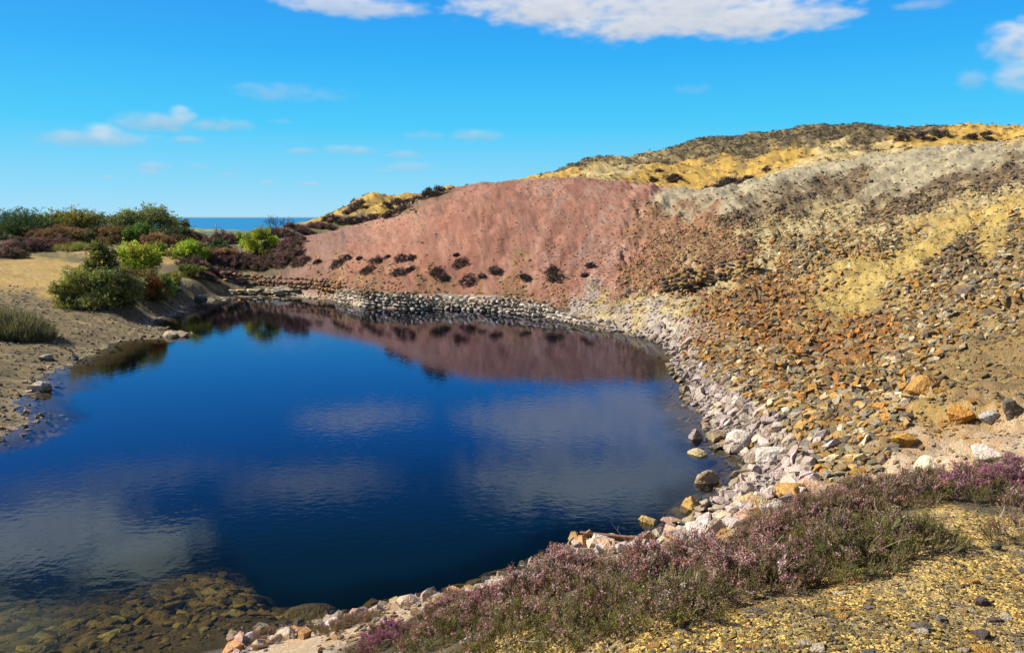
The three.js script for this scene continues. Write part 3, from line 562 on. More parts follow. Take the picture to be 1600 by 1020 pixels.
    if (patch > 0.3) c = mix3(c, [0.17, 0.145, 0.1], 0.55);
    lists.gravel.push({ m: lying(x, z, size, 0.1, 0.3), c, g: pickOf(chips), x, z, size });
  }
  for (const [k, l] of Object.entries(lists)) for (const e of l) e.c = e.c.map((x) => Math.min(0.7, x * ({ scree: 1.4, gravel: 1.32 }[k] ?? 1.12)));
 
  for (let i = 0; i < 900; i++) {                                  // broad flakes trodden into the gravel
    const th = rr(-4, 34) * DEG, r = Math.exp(rr(Math.log(2.9), Math.log(6.5))), x = Math.sin(th) * r, z = -Math.cos(th) * r, zn = zones(x, z);
    if (zn[0] !== 'gravel' || zn[2] > 0.3) continue;
    const size = lerp(0.035, 0.11, Math.pow(rnd(), 3));
    lists.gravel.push({ m: lying(x, z, size, 0.02, 0.16), c: shade(pickOf([[0.56, 0.3, 0.06], [0.52, 0.36, 0.12], [0.2, 0.175, 0.15], [0.27, 0.23, 0.19], [0.6, 0.5, 0.36], [0.5, 0.24, 0.05], [0.17, 0.14, 0.12]]), 0.2), g: pickOf(slabs), x, z, size });
  }
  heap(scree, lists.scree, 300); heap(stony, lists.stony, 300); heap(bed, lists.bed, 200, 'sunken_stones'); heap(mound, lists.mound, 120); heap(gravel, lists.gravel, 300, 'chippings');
  console.log(Object.entries(lists).map(([k, l]) => k + ' ' + l.length).join(', '));
}

// ---- built stonework
// a dry-stone face along a line of points on plan [x, z, foot, height]; courses of stones laid with staggered joints
function courses(parent, line, opt) {
  let made = 0;
  const seg = []; let len = 0;
  for (let i = 0; i < line.length - 1; i++) { const d = Math.hypot(line[i + 1][0] - line[i][0], line[i + 1][1] - line[i][1]); seg.push([len, d]); len += d; }
  const at = (s) => { let i = seg.findIndex(([a, d]) => s <= a + d); if (i < 0) i = seg.length - 1; const t = clamp((s - seg[i][0]) / seg[i][1]), p = line[i], q = line[i + 1]; return { x: lerp(p[0], q[0], t), z: lerp(p[1], q[1], t), y: lerp(p[2], q[2], t), h: lerp(p[3], q[3], t), a: Math.atan2(q[1] - p[1], q[0] - p[0]) }; };
  for (let k = 0, y = 0; k < opt.courses; k++) {
    const ch = opt.ch * rr(0.85, 1.15);
    for (let s = rr(-0.2, 0.1); s < len;) {
      const w = opt.w * rr(0.55, 1.45), p = at(clamp(s + w / 2, 0, len));
      if (y + ch * 0.3 < p.h && made < 300 && rnd() > (opt.gaps ?? 0)) {
        const o = mesh('stone', pickOf(opt.shapes), stoneMat(opt.color(k, y / p.h)), parent);
        o.position.set(p.x + Math.sin(p.a) * (y * opt.batter) + rr(-0.04, 0.04), p.y + y + ch / 2 + rr(-0.05, 0.05), p.z - Math.cos(p.a) * (y * opt.batter) + rr(-0.06, 0.06));
        o.rotation.set(rr(-0.15, 0.15), -p.a + rr(-0.2, 0.2), rr(-0.28, 0.28));
        o.scale.set(w * 1.12, ch * rr(0.8, 1.55), opt.depth * rr(0.85, 1.2));
        made++;
      }
      s += w;
    }
    y += ch;
  }
  return made;
}
const across = (pts, off = 0) => pts.map(([px, py, h, lift]) => { const [x, z] = onWater(px, py), r = Math.hypot(x, z), k = (r + off) / r; return [x * k, z * k, lift ?? -0.08, h]; });
{
  const wall = group('retaining_wall');
  tag(wall, 'long dry-stone wall at the foot of the red mound, its lower stones whitened', 'wall');
  const pal = [[0.56, 0.49, 0.42], [0.5, 0.43, 0.37], [0.46, 0.39, 0.34], [0.6, 0.54, 0.47], [0.38, 0.32, 0.27]], top = [[0.3, 0.22, 0.13], [0.24, 0.16, 0.09], [0.36, 0.27, 0.15], [0.2, 0.15, 0.1]];
  courses(wall, across([[526, 470, 1.0], [570, 479, 1.15], [640, 482, 1.2], [720, 483, 1.2], [790, 487, 1.15], [850, 493, 0.95], [890, 502, 0.65], [925, 511, 0.35]], -0.2), { courses: 6, ch: 0.205, w: 0.4, depth: 0.5, batter: 0.2, shapes: blocks, color: (k, f) => shade(pickOf(f > 0.7 || k >= 5 ? top : pal), 0.14) });
  const low = group('low_stone_wall');
  tag(low, 'low wall of rounded brown stones below the heather, left of the whitened wall', 'wall');
  const br = [[0.3, 0.17, 0.09], [0.22, 0.13, 0.08], [0.36, 0.19, 0.06], [0.26, 0.16, 0.12], [0.16, 0.1, 0.07], [0.4, 0.28, 0.18]];
  const lw = [[348, 437], [395, 442], [440, 445], [490, 448], [530, 452]].map(([px, py]) => { const p = hit(px, py); return [p.x, p.z, p.y - 0.12, 0.85]; });
  courses(low, lw, { courses: 3, ch: 0.3, w: 0.46, depth: 0.5, batter: 0.15, gaps: 0.06, shapes: rounds, color: () => shade(pickOf(br)) });
  const ledge = group('stone_ledge');
  tag(ledge, 'ledge of pale flat slabs at the far left corner of the pond', 'stone ledge');
  const pl = [[0.46, 0.39, 0.27], [0.38, 0.33, 0.24], [0.5, 0.42, 0.28], [0.3, 0.26, 0.2], [0.44, 0.3, 0.12]];
  courses(ledge, across([[342, 463, 0.62], [400, 462, 0.66], [462, 463, 0.6]], 0.3), { courses: 3, ch: 0.2, w: 0.62, depth: 0.9, batter: 0.25, shapes: blocks, color: () => shade(pickOf(pl)) });
  courses(ledge, across([[318, 466, 0.5], [385, 455, 0.72, 0.52], [462, 458, 0.72, 0.52]], 0.6), { courses: 1, ch: 0.12, w: 1.3, depth: 1.1, batter: 0, shapes: blocks, color: () => shade([0.48, 0.41, 0.29], 0.08) });
  courses(ledge, across([[305, 477, 0.3], [345, 470, 0.25], [400, 468, 0.25], [455, 467, 0.3]], 0.1), { courses: 1, ch: 0.22, w: 0.34, depth: 0.4, batter: 0, gaps: 0.25, shapes: rocks, color: () => shade(pickOf(pl)) });
  const ruin = group('ruined_wall');
  tag(ruin, 'ruined bank of dark rounded stones between two pale strips right of the red mound', 'ruined wall');
  const rw = [[1030, 462], [1070, 452], [1120, 438], [1172, 425]].map(([px, py]) => { const p = hit(px, py); return [p.x, p.z, p.y - 0.1, 1.15]; });
  courses(ruin, rw, { courses: 5, ch: 0.26, w: 0.36, depth: 0.5, batter: 0.55, gaps: 0.1, shapes: rounds, color: () => shade(pickOf([[0.2, 0.12, 0.05], [0.28, 0.15, 0.045], [0.13, 0.09, 0.055], [0.33, 0.2, 0.06], [0.1, 0.075, 0.05]])) });
}

// ---- single boulders: shaped by noise and a few flat breaks
function boulder(seed, sx, sy, sz, breaks = 5, rough = 0.1) {
  const g0 = new THREE.IcosahedronGeometry(1, 9), p = g0.attributes.position, v = new THREE.Vector3(), q = mulberry(seed), planes = [];
  for (let i = 0; i < breaks; i++) { const u = q() * 1.6 - 0.6, a = q() * 6.283, c = Math.sqrt(Math.max(0, 1 - u * u)); planes.push([new THREE.Vector3(Math.cos(a) * c, u, Math.sin(a) * c), 0.5 + 0.32 * q()]); }
  for (let i = 0; i < p.count; i++) {
    v.fromBufferAttribute(p, i).normalize();
    let r = 1;
    for (const [n, d] of planes) { const k = v.dot(n); if (k > 0.05) r = Math.min(r, d / k); }
    r *= 1 + rough * fbm3(v.x * 1.6 + seed, v.y * 1.6, v.z * 1.6, 4) + rough * 0.35 * fbm3(v.x * 6, v.y * 6 + seed, v.z * 6, 3);
    v.multiplyScalar(r); p.setXYZ(i, v.x * sx / 2, v.y * sy / 2, v.z * sz / 2);
  }
  g0.computeVertexNormals();
  return boxUV(g0, 1.3);
}
{
  const list = [  // picture point of the foot, widths in picture pixels (across, up), colour, label, breaks, depth in the ground
    [1088, 684, 21, 30, [0.27, 0.22, 0.2], 'upright grey boulder standing in the water off the pale right shore', 6, 0.2],
    [1105, 752, 40, 30, [0.3, 0.21, 0.14], 'brown knobbly boulder standing alone in the water by the right shore', 5, 0.25],
    [1090, 709, 30, 17, [0.44, 0.36, 0.2], 'low yellowish rounded boulder in the water just below the upright grey one', 3, 0.3],
    [1080, 789, 34, 26, [0.42, 0.26, 0.07], 'pointed orange boulder at the water edge below the brown knobbly one', 6, 0.2],
    [1012, 812, 34, 22, [0.42, 0.28, 0.1], 'orange-sided boulder with a white top in the water left of the pink one', 5, 0.25],
    [1051, 813, 32, 20, [0.4, 0.24, 0.18], 'pinkish boulder half in the water near the pale point', 5, 0.25],
    [1447, 735, 40, 26, [0.66, 0.56, 0.4], 'cream square-edged block beside the heather at the foot of the scree', 7, 0.2],
    [1543, 716, 42, 22, [0.55, 0.47, 0.42], 'white wedge-shaped boulder on the pale track above the magenta heather', 6, 0.25],
    [1499, 660, 36, 28, [0.42, 0.2, 0.035], 'bright orange block on the scree left of the long grey slab', 6, 0.2],
    [1545, 655, 36, 16, [0.36, 0.34, 0.32], 'long grey slab lying right of the bright orange block', 6, 0.25],
    [1441, 606, 46, 24, [0.42, 0.21, 0.05], 'large orange slab in the middle of the scree slope', 6, 0.25],
    [1415, 692, 44, 20, [0.4, 0.21, 0.04], 'orange slab at the foot of the scree above the cream block', 6, 0.25],
    [1270, 762, 70, 22, [0.5, 0.32, 0.22], 'flat pinkish rock partly behind the heather on the pale shore', 5, 0.35],
    [1235, 775, 60, 28, [0.46, 0.26, 0.08], 'orange-stained rock left of the flat pinkish rock', 5, 0.35],
    [1168, 793, 60, 30, [0.48, 0.32, 0.16], 'broad tan and orange rock above the pale point', 5, 0.35],
    [1205, 722, 62, 40, [0.52, 0.45, 0.41], 'largest pale pinkish boulder among the whitened shore rocks', 7, 0.3],
    [1160, 698, 50, 30, [0.54, 0.47, 0.42], 'pale broad boulder above the brown knobbly boulder', 6, 0.3],
    [1580, 650, 30, 26, [0.12, 0.1, 0.085], 'dark boulder at the right edge beside the pale track', 6, 0.2],
    [655, 940, 26, 17, [0.42, 0.33, 0.24], 'small tan stone at the water edge left of the heather bank', 5, 0.2],
    [700, 946, 44, 24, [0.46, 0.3, 0.12], 'orange and cream rock at the water edge against the heather bank', 6, 0.25],
    [640, 957, 70, 26, [0.36, 0.23, 0.05], 'yellow rock just under the water beside the small tan stone', 4, 0.3],
    [482, 940, 84, 40, [0.32, 0.22, 0.05], 'large rounded yellow boulder under the water near the front shore', 2, 0.2],
    [65, 610, 34, 17, [0.46, 0.4, 0.33], 'pale broken boulder on the left shore at the water edge', 7, 0.2],
    [268, 526, 24, 10, [0.46, 0.37, 0.25], 'pale boulder at the tip of the stony spit on the left', 6, 0.2],
    [285, 525, 26, 10, [0.38, 0.3, 0.2], 'tan slab beside the pale boulder on the stony spit', 6, 0.2],
    [115, 562, 18, 8, [0.12, 0.11, 0.1], 'small dark boulder on the left beach at the waterline', 5, 0.2],
    [72, 561, 26, 8, [0.36, 0.32, 0.26], 'flat pale stone on the left beach above the dark boulder', 5, 0.25],
    [280, 452, 20, 12, [0.42, 0.37, 0.27], 'pale block on the beach beside the big mixed shrub', 6, 0.2],
    [312, 474, 22, 14, [0.12, 0.11, 0.09], 'dark boulder at the left end of the slab ledge', 6, 0.2],
    [440, 458, 30, 12, [0.42, 0.36, 0.26], 'pale angular block at the right end of the slab ledge', 7, 0.15],
    [1510, 466, 30, 18, [0.13, 0.1, 0.075], 'dark boulder high on the scree near the right edge', 6, 0.25],
    [1418, 812, 10, 8, [0.5, 0.42, 0.3], 'small pale stone between the heather clumps near the right', 5, 0.2],
    [1557, 858, 18, 12, [0.035, 0.03, 0.028], 'black stone on the yellow gravel nearest the heather', 5, 0.2],
    [1535, 946, 22, 12, [0.05, 0.035, 0.03], 'dark brown stone on the yellow gravel in the middle of the right corner', 5, 0.2],
    [1535, 994, 26, 13, [0.05, 0.04, 0.035], 'dark brown stone on the yellow gravel nearest the bottom right corner', 5, 0.2],
    [1440, 983, 26, 12, [0.1, 0.08, 0.06], 'dark grey-brown stone on the gravel left of the corner stones', 5, 0.2],
  ];
  list.forEach(([px, py, w, h, c, label, breaks, sink], i) => {
    const p = hit(px, py); if (!p) return;
    const k = Math.hypot(p.r, EYE - p.y) / FOCAL, sx = w * k * 1.1, sy = h * k * 1.25;
    const o = mesh('boulder', boulder(40 + i * 7, sx, sy, (sx + sy) * 0.5, breaks < 4 ? breaks : breaks + 7, 0.1), stoneMat(c));
    const under = i === 20 || i === 21 ? -0.16 : 0, wet = sdf(p.x, p.z) < 0;
    o.position.set(p.x, (wet ? Math.max(p.y, -0.05 - sy * 0.2) : p.y) + sy * (0.5 - sink) + under, p.z);
    if (i === 20 || i === 21) o.position.y = -0.08 - sy / 2;
    o.rotation.y = p.th * -1 + rr(-0.3, 0.3);
    tag(o, label, 'boulder');
  });
  // weathered plank at the waterline
  const p = hit(948, 850);
  const plank = group('timber_plank', p.x, 0.06, p.z, -0.15);
  tag(plank, 'weathered reddish timber plank lying at the pale point by the water', 'plank');
  const wood = new THREE.MeshStandardMaterial({ color: new THREE.Color().setRGB(0.26, 0.13, 0.08), roughness: 0.9, map: texStone });
  const b1 = mesh('board', boxUV(new THREE.BoxGeometry(1.0, 0.045, 0.09).rotateZ(-0.04), 3), wood, plank); b1.position.y = 0.1;
  const b2 = mesh('board', boxUV(new THREE.BoxGeometry(0.85, 0.04, 0.08).rotateZ(-0.07), 3), new THREE.MeshStandardMaterial({ color: new THREE.Color().setRGB(0.4, 0.31, 0.2), roughness: 0.9, map: texStone }), plank); b2.position.set(0.1, 0.02, 0.12);
}

// ------------------------------------------------------------------ plants
const leafMat = new THREE.MeshPhysicalMaterial({ color: 0xffffff, roughness: 0.9, side: THREE.DoubleSide, specularIntensity: 0.4, transmission: 0.35, thickness: 0 });
const twigMat = new THREE.MeshStandardMaterial({ color: 0xffffff, roughness: 0.9 });
const barkMat = new THREE.MeshStandardMaterial({ color: new THREE.Color().setRGB(0.11, 0.085, 0.06), roughness: 0.95 });
const deadMat = new THREE.MeshStandardMaterial({ color: new THREE.Color().setRGB(0.3, 0.265, 0.22), roughness: 0.9 });
function triSoup(tris) { const g = new THREE.BufferGeometry(); g.setAttribute('position', new THREE.Float32BufferAttribute(tris.flat(2), 3)); g.computeVertexNormals(); return g; }
const V = (x, y, z) => [x, y, z];
function bladeInto(t, b, d, len, w) {                              // narrow diamond leaf from b along d
  const D = new THREE.Vector3(...d).normalize(), S = new THREE.Vector3(rr(-1, 1), rr(-1, 1), rr(-1, 1)).cross(D).normalize().multiplyScalar(w / 2);
  const m = D.clone().multiplyScalar(len * 0.45), e = D.clone().multiplyScalar(len);
  const A = V(b[0] + m.x + S.x, b[1] + m.y + S.y, b[2] + m.z + S.z), B = V(b[0] + m.x - S.x, b[1] + m.y - S.y, b[2] + m.z - S.z), E = V(b[0] + e.x, b[1] + e.y, b[2] + e.z);
  t.push([b, A, B], [A, E, B]);
}
function stick(t, a, b, w0, w1) {                                  // three-sided twig
  const A = new THREE.Vector3(...a), B = new THREE.Vector3(...b), D = B.clone().sub(A).normalize(), X = new THREE.Vector3(D.y + 0.3, -D.x, D.z * 0.3 + 0.1).cross(D).normalize(), Y = X.clone().cross(D);
  const ring = (c, w) => [0, 1, 2].map((k) => { const an = k * 2.094; return V(c.x + (X.x * Math.cos(an) + Y.x * Math.sin(an)) * w, c.y + (X.y * Math.cos(an) + Y.y * Math.sin(an)) * w, c.z + (X.z * Math.cos(an) + Y.z * Math.sin(an)) * w); });
  const r0 = ring(A, w0), r1 = ring(B, w1);
  for (let k = 0; k < 3; k++) { const n = (k + 1) % 3; t.push([r0[k], r0[n], r1[k]], [r0[n], r1[n], r1[k]]); }
}
// heather sprig of unit height: woody twigs, needle leaves, flower bells at the tips
function sprig() {
  const twig = [], leaf = [], bell = [];
  const arms = 4;
  for (let k = 0; k < arms; k++) {
    const a = rr(0, 6.28), lean = rr(0.1, 0.42), base = k ? rr(0.05, 0.4) : 0, len = (1 - base) * rr(0.75, 1);
    const d = new THREE.Vector3(Math.cos(a) * lean, 1, Math.sin(a) * lean).normalize(), at = (s) => V(d.x * s * len, base + d.y * s * len, d.z * s * len);
    stick(twig, at(0), at(0.55), 0.016, 0.011); stick(twig, at(0.55), at(1), 0.011, 0.006);
    for (let i = 0; i < 11; i++) { const s = rr(0.2, 0.98), an = rr(0, 6.28); bladeInto(leaf, at(s), [Math.cos(an), rr(0.2, 1.1), Math.sin(an)], rr(0.09, 0.17), 0.035); }
    for (let i = 0; i < 9; i++) { const s = rr(0.5, 1), an = rr(0, 6.28), p = at(s), o = 0.035; bladeInto(bell, [p[0] + Math.cos(an) * o * 0.3, p[1], p[2] + Math.sin(an) * o * 0.3], [Math.cos(an), rr(-0.2, 0.8), Math.sin(an)], rr(0.06, 0.1), 0.06); }
  }
  return { twig: triSoup(twig), leaf: triSoup(leaf), bell: triSoup(bell) };
}
const sprigs = [sprig(), sprig(), sprig()];
const tufts = [0, 1, 2].map(() => { const t = []; for (let i = 0; i < 9; i++) { const d = [rr(-1, 1), rr(-0.5, 1), rr(-1, 1)]; bladeInto(t, [d[0] * 0.25, d[1] * 0.25, d[2] * 0.25], d, rr(0.6, 1.05), rr(0.32, 0.5)); } return triSoup(t); });
const needles = [0, 1].map(() => { const t = []; for (let i = 0; i < 16; i++) { const d = [rr(-1, 1), rr(-0.3, 1.2), rr(-1, 1)]; bladeInto(t, [d[0] * 0.15, d[1] * 0.15, d[2] * 0.15], d, rr(0.7, 1.2), rr(0.12, 0.2)); } return triSoup(t); });
const grassTuft = (() => { const t = []; for (let i = 0; i < 22; i++) { const a = rr(0, 6.28), l = rr(0.1, 0.7); const b = V(rr(-0.12, 0.12), 0, rr(-0.12, 0.12)); bladeInto(t, b, [Math.cos(a) * l, 1, Math.sin(a) * l], rr(0.6, 1.1), 0.035); } return triSoup(t); })();

const tilted = (x, y, z, s, lean, dirX = 0, dirZ = 0) => new THREE.Matrix4().compose(new THREE.Vector3(x, y, z), new THREE.Quaternion().setFromUnitVectors(UP, new THREE.Vector3(dirX + rr(-lean, lean), 1, dirZ + rr(-lean, lean)).normalize()).multiply(new THREE.Quaternion().setFromAxisAngle(UP, rr(0, 6.28))), new THREE.Vector3(s, s * rr(0.85, 1.15), s));
// a cushion of heather: sprigs over an uneven dome that follows the ground
function heather(px, py, wpx, hm, o, label, grp, name = 'heather_clump') {
  const p = hit(px, py); if (!p) { console.log('no ground at', px, py); return; }
  const k = p.r / FOCAL, rx = (wpx / 2) * k, rz = rx * (o.deep ?? 0.8), root = group(name, p.x, p.y, p.z);
  tag(root, label, 'heather', grp);
  if (o.cushion) {
    const n = Math.round(o.cushion * Math.min(900, 60 + 260 * rx * rz)), leaf = [[], []], bloom = [[], []], ph = rr(0, 99);
    for (let i = 0; i < n; i++) {
      const a = rr(0, 6.283), q = Math.sqrt(rnd()), edge = 1 + 0.45 * n2(Math.cos(a) * 1.5 + ph, Math.sin(a) * 1.5), dx = Math.cos(a) * q * rx * edge, dz = Math.sin(a) * q * rz * edge;
      const gy = hgt(p.x + dx, p.z + dz) - p.y, top = Math.sqrt(Math.max(0, 1 - q * q)) * (0.8 + 0.5 * n2(dx * 1.7 / rx + ph, dz * 1.7 / rz)) * hm, s = o.s * rr(0.6, 1.3), fl = rnd() < o.bloom * (0.7 + 0.8 * n2(dx / rx * 2, dz / rz * 2 + ph));
      const y = gy + top * (fl ? rr(0.75, 1.05) : Math.pow(rnd(), 0.6)) + s * 0.2;
      (fl ? bloom : leaf)[i % 2].push({ m: tilted(dx, y, dz, s, 0.6), c: shade(pickOf(fl ? o.flower : o.leaf), 0.3) });
    }
    for (let v = 0; v < 2; v++) { if (leaf[v].length) copies('foliage', needles[v], leafMat, root, leaf[v]); if (bloom[v].length) copies('flowers', needles[v], leafMat, root, bloom[v]); }
    return root;
  }
  const n = Math.round((o.n ?? 60) * rx * rz * 3.2 / (o.s * o.s)), twigs = [[], [], []], leaves = [[], [], []], bells = [[], [], []], ph = rr(0, 99);
  for (let i = 0; i < n; i++) {
    const a = rr(0, 6.283), q = Math.sqrt(rnd()), edge = 1 + 0.35 * n2(Math.cos(a) * 1.3 + ph, Math.sin(a) * 1.3), dx = Math.cos(a) * q * rx * edge, dz = Math.sin(a) * q * rz * edge;
    const x = p.x + dx, z = p.z + dz, gy = hgt(x, z); if (sdf(x, z) < 0.05 && p.r > 6) continue;
    const dome = Math.max(0, 1 - q * q) * (0.75 + 0.5 * fbm2(x * 1.6 / rx * 0.6 + ph, z * 1.6 / rz * 0.6, 3)), top = dome * hm, s = o.s * rr(0.65, 1.2);
    const y = gy - p.y + Math.max(0, top - s * rr(0.5, 0.95)), v = i % 3;
    const m = tilted(dx, y, dz, s, 0.4, dx / rx * 0.5, dz / rz * 0.5), patch = fbm2(x * 2.2 + 9, z * 2.2, 3);
    const lc = shade(mix3(pickOf(o.leaf), o.leaf[0], sstep(-0.3, 0.3, patch) * 0.5), 0.3);
    twigs[v].push({ m, c: shade(pickOf(o.twig ?? [[0.15, 0.10, 0.065], [0.2, 0.17, 0.13], [0.10, 0.07, 0.05]]), 0.2) });
    leaves[v].push({ m, c: lc });
    if (rnd() < o.bloom * (0.75 + 0.9 * patch) * (0.1 + 0.9 * sstep(0.15, 0.8, dome / 0.75))) bells[v].push({ m, c: shade(pickOf(o.flower), 0.22) });
  }
  const dead = [];                                                 // bare grey branches showing through
  for (let i = 0; i < 9 * rx / 0.35; i++) {
    const a = rr(0, 6.283), q = Math.sqrt(rnd()) * 0.95, dx = Math.cos(a) * q * rx, dz = Math.sin(a) * q * rz; if (sdf(p.x + dx, p.z + dz) < 0.05 && p.r > 6) continue;
    let at = [dx, hgt(p.x + dx, p.z + dz) - p.y + (1 - q * q) * hm * rr(0.45, 0.8), dz], d = [rr(-1, 1), rr(-0.1, 0.6), rr(-1, 1)], w = rr(0.0013, 0.0026);
    for (let j = 0; j < 4; j++) { const to = at.map((c, m) => c + d[m] * 0.04); stick(dead, at, to, w, w * 0.8); if (rnd() < 0.5) stick(dead, to, to.map((c) => c + rr(-0.03, 0.035)), w * 0.7, w * 0.4); at = to; d = d.map((c) => c + rr(-0.5, 0.5)); w *= 0.8; }
  }
  if (dead.length) mesh('dead_branches', triSoup(dead), deadMat, root).userData.kind = 'stuff';
  for (let v = 0; v < 3; v++) {
    if (twigs[v].length) { copies('twigs', sprigs[v].twig, twigMat, root, twigs[v]); copies('foliage', sprigs[v].leaf, leafMat, root, leaves[v]); }
    if (bells[v].length) copies('flowers', sprigs[v].bell, leafMat, root, bells[v]);
  }
  return root;
}
const GREEN = [[0.165, 0.175, 0.022], [0.21, 0.2, 0.035], [0.105, 0.12, 0.02], [0.22, 0.16, 0.04]], BROWN = [[0.24, 0.15, 0.07], [0.18, 0.155, 0.045], [0.29, 0.17, 0.085], [0.16, 0.16, 0.04]];
const PINK = [[0.7, 0.38, 0.46], [0.62, 0.28, 0.37], [0.76, 0.54, 0.58], [0.55, 0.21, 0.24]], MAG = [[0.5, 0.09, 0.33], [0.42, 0.1, 0.3], [0.55, 0.2, 0.42]], DUSK = [[0.5, 0.25, 0.29], [0.4, 0.17, 0.21], [0.58, 0.38, 0.39]];
const FG = 'heather clumps along the near bank';
{
  const near = { s: 0.105, n: 17 };
  const rowsOf = [
    [425, 1002, 120, 0.18, { ...near, s: 0.13, leaf: BROWN, flower: DUSK, bloom: 0.56 }, 'low brown heather on pale stones at the bottom edge, leftmost of the near clumps'],
    [545, 978, 90, 0.16, { ...near, s: 0.13, leaf: BROWN, flower: DUSK, bloom: 0.68 }, 'small dusky heather clump at the water edge above the magenta-flowered one'],
    [600, 1010, 130, 0.25, { ...near, s: 0.12, leaf: BROWN, flower: MAG, bloom: 0.90 }, 'magenta-flowered heather clump at the bottom edge left of the main bank'],
    [690, 1000, 170, 0.30, { ...near, leaf: GREEN, flower: PINK, bloom: 0.68 }, 'green and pink heather clump at the bottom edge, right beside the magenta-flowered one'],
    [700, 955, 110, 0.25, { ...near, leaf: BROWN, flower: PINK, bloom: 0.90 }, 'pink heather clump above the orange and cream rock on the water side of the bank'],
    [800, 1010, 200, 0.33, { ...near, leaf: GREEN, flower: PINK, bloom: 0.50 }, 'mostly green heather clump at the bottom edge in the middle of the bank'],
    [790, 955, 170, 0.34, { ...near, leaf: BROWN, flower: PINK, bloom: 0.90 }, 'pink heather clump on the crest of the bank left of its highest flowers'],
    [880, 920, 170, 0.38, { ...near, leaf: BROWN, flower: PINK, bloom: 1.06 }, 'tall pale pink heather clump standing out against the dark water'],
    [920, 985, 200, 0.31, { ...near, leaf: GREEN, flower: DUSK, bloom: 0.56 }, 'twiggy green and brown heather clump in front of the tall pale pink one'],
    [990, 935, 180, 0.33, { ...near, leaf: BROWN, flower: PINK, bloom: 0.78 }, 'grey-twigged heather clump below the timber plank'],
    [1080, 905, 190, 0.34, { ...near, leaf: BROWN, flower: PINK, bloom: 1.06 }, 'rose-pink heather clump in the middle of the bank beside the pale point'],
    [1050, 965, 180, 0.25, { ...near, leaf: GREEN, flower: DUSK, bloom: 0.45 }, 'low green heather clump at the gravel edge under the rose-pink one'],
    [1170, 920, 190, 0.30, { ...near, leaf: BROWN, flower: PINK, bloom: 0.68 }, 'reddish-brown heather clump right of the rose-pink one'],
    [1190, 855, 160, 0.30, { ...near, leaf: BROWN, flower: DUSK, bloom: 0.68 }, 'brown heather clump on the crest above the orange shore rock'],
    [1290, 895, 220, 0.33, { ...near, leaf: GREEN, flower: DUSK, bloom: 0.39 }, 'broad green heather clump at the gravel edge with grey twigs'],
    [1280, 822, 170, 0.33, { ...near, leaf: BROWN, flower: PINK, bloom: 0.68 }, 'brown and pink heather clump on the crest in front of the flat pinkish rock'],
    [1390, 865, 170, 0.30, { ...near, leaf: GREEN, flower: DUSK, bloom: 0.28 }, 'dark green heather clump at the right end of the bank beside the open gravel'],
    [1370, 790, 180, 0.30, { ...near, leaf: BROWN, flower: PINK, bloom: 0.68 }, 'pinkish-brown heather clump below the cream block'],
    [1465, 768, 130, 0.21, { ...near, leaf: BROWN, flower: DUSK, bloom: 0.78 }, 'dusky heather clump between cream block and magenta clump'],
    [1555, 780, 160, 0.34, { ...near, leaf: GREEN, flower: MAG, bloom: 1.06 }, 'vivid magenta heather clump below the white wedge boulder'],
    [1600, 850, 90, 0.38, { ...near, leaf: BROWN, flower: DUSK, bloom: 0.90 }, 'heather clump cut by the right edge of the picture above the gravel'],
  ];
  for (const [px, py, w, h, o, label] of rowsOf) heather(px, py, w, h, o, label, FG);

  // dark tufts on the red mound
  const dark = { s: 0.12, cushion: 1.2, leaf: [[0.045, 0.035, 0.03], [0.03, 0.026, 0.024], [0.06, 0.042, 0.038]], flower: DUSK, bloom: 0.08, twig: [[0.05, 0.035, 0.03]], deep: 0.9 };
  const tuftsAt = [[495, 409, 12], [526, 414, 24], [541, 404, 14], [573, 424, 22], [588, 410, 26], [626, 406, 24], [640, 404, 16], [622, 427, 24], [641, 422, 16], [683, 426, 26], [692, 434, 20], [719, 414, 26], [730, 441, 28], [752, 431, 10], [774, 423, 22], [818, 434, 16], [824, 438, 14], [863, 424, 24], [866, 437, 26], [914, 432, 12], [922, 416, 18], [605, 402, 8], [561, 404, 8], [712, 399, 7]];
  tuftsAt.sort((a, b) => a[0] - b[0]);
  const ord = ['first', 'second', 'third', 'fourth', 'fifth', 'sixth', 'seventh', 'eighth', 'ninth', 'tenth', 'eleventh', 'twelfth', 'thirteenth', 'fourteenth', 'fifteenth', 'sixteenth', 'seventeenth', 'eighteenth', 'nineteenth', 'twentieth', 'twenty-first', 'twenty-second', 'twenty-third', 'twenty-fourth'];
  tuftsAt.forEach(([px, py, w], i) => heather(px, py, w * 0.95, 0.34 * w / 22, dark, `${w < 15 ? 'small' : w > 23 ? 'broad' : 'middling'} dark heather tuft on the red mound, ${ord[i]} from the left`, 'dark heather tufts on the red mound', 'heather_tuft'));

  // heather on the left and far slopes
  const far = { s: 0.22, cushion: 0.9, leaf: [[0.085, 0.06, 0.04], [0.065, 0.055, 0.03], [0.11, 0.075, 0.045], [0.08, 0.08, 0.035]], flower: [[0.25, 0.125, 0.12], [0.2, 0.105, 0.095], [0.29, 0.155, 0.15]], bloom: 0.5, twig: [[0.06, 0.04, 0.03]] };
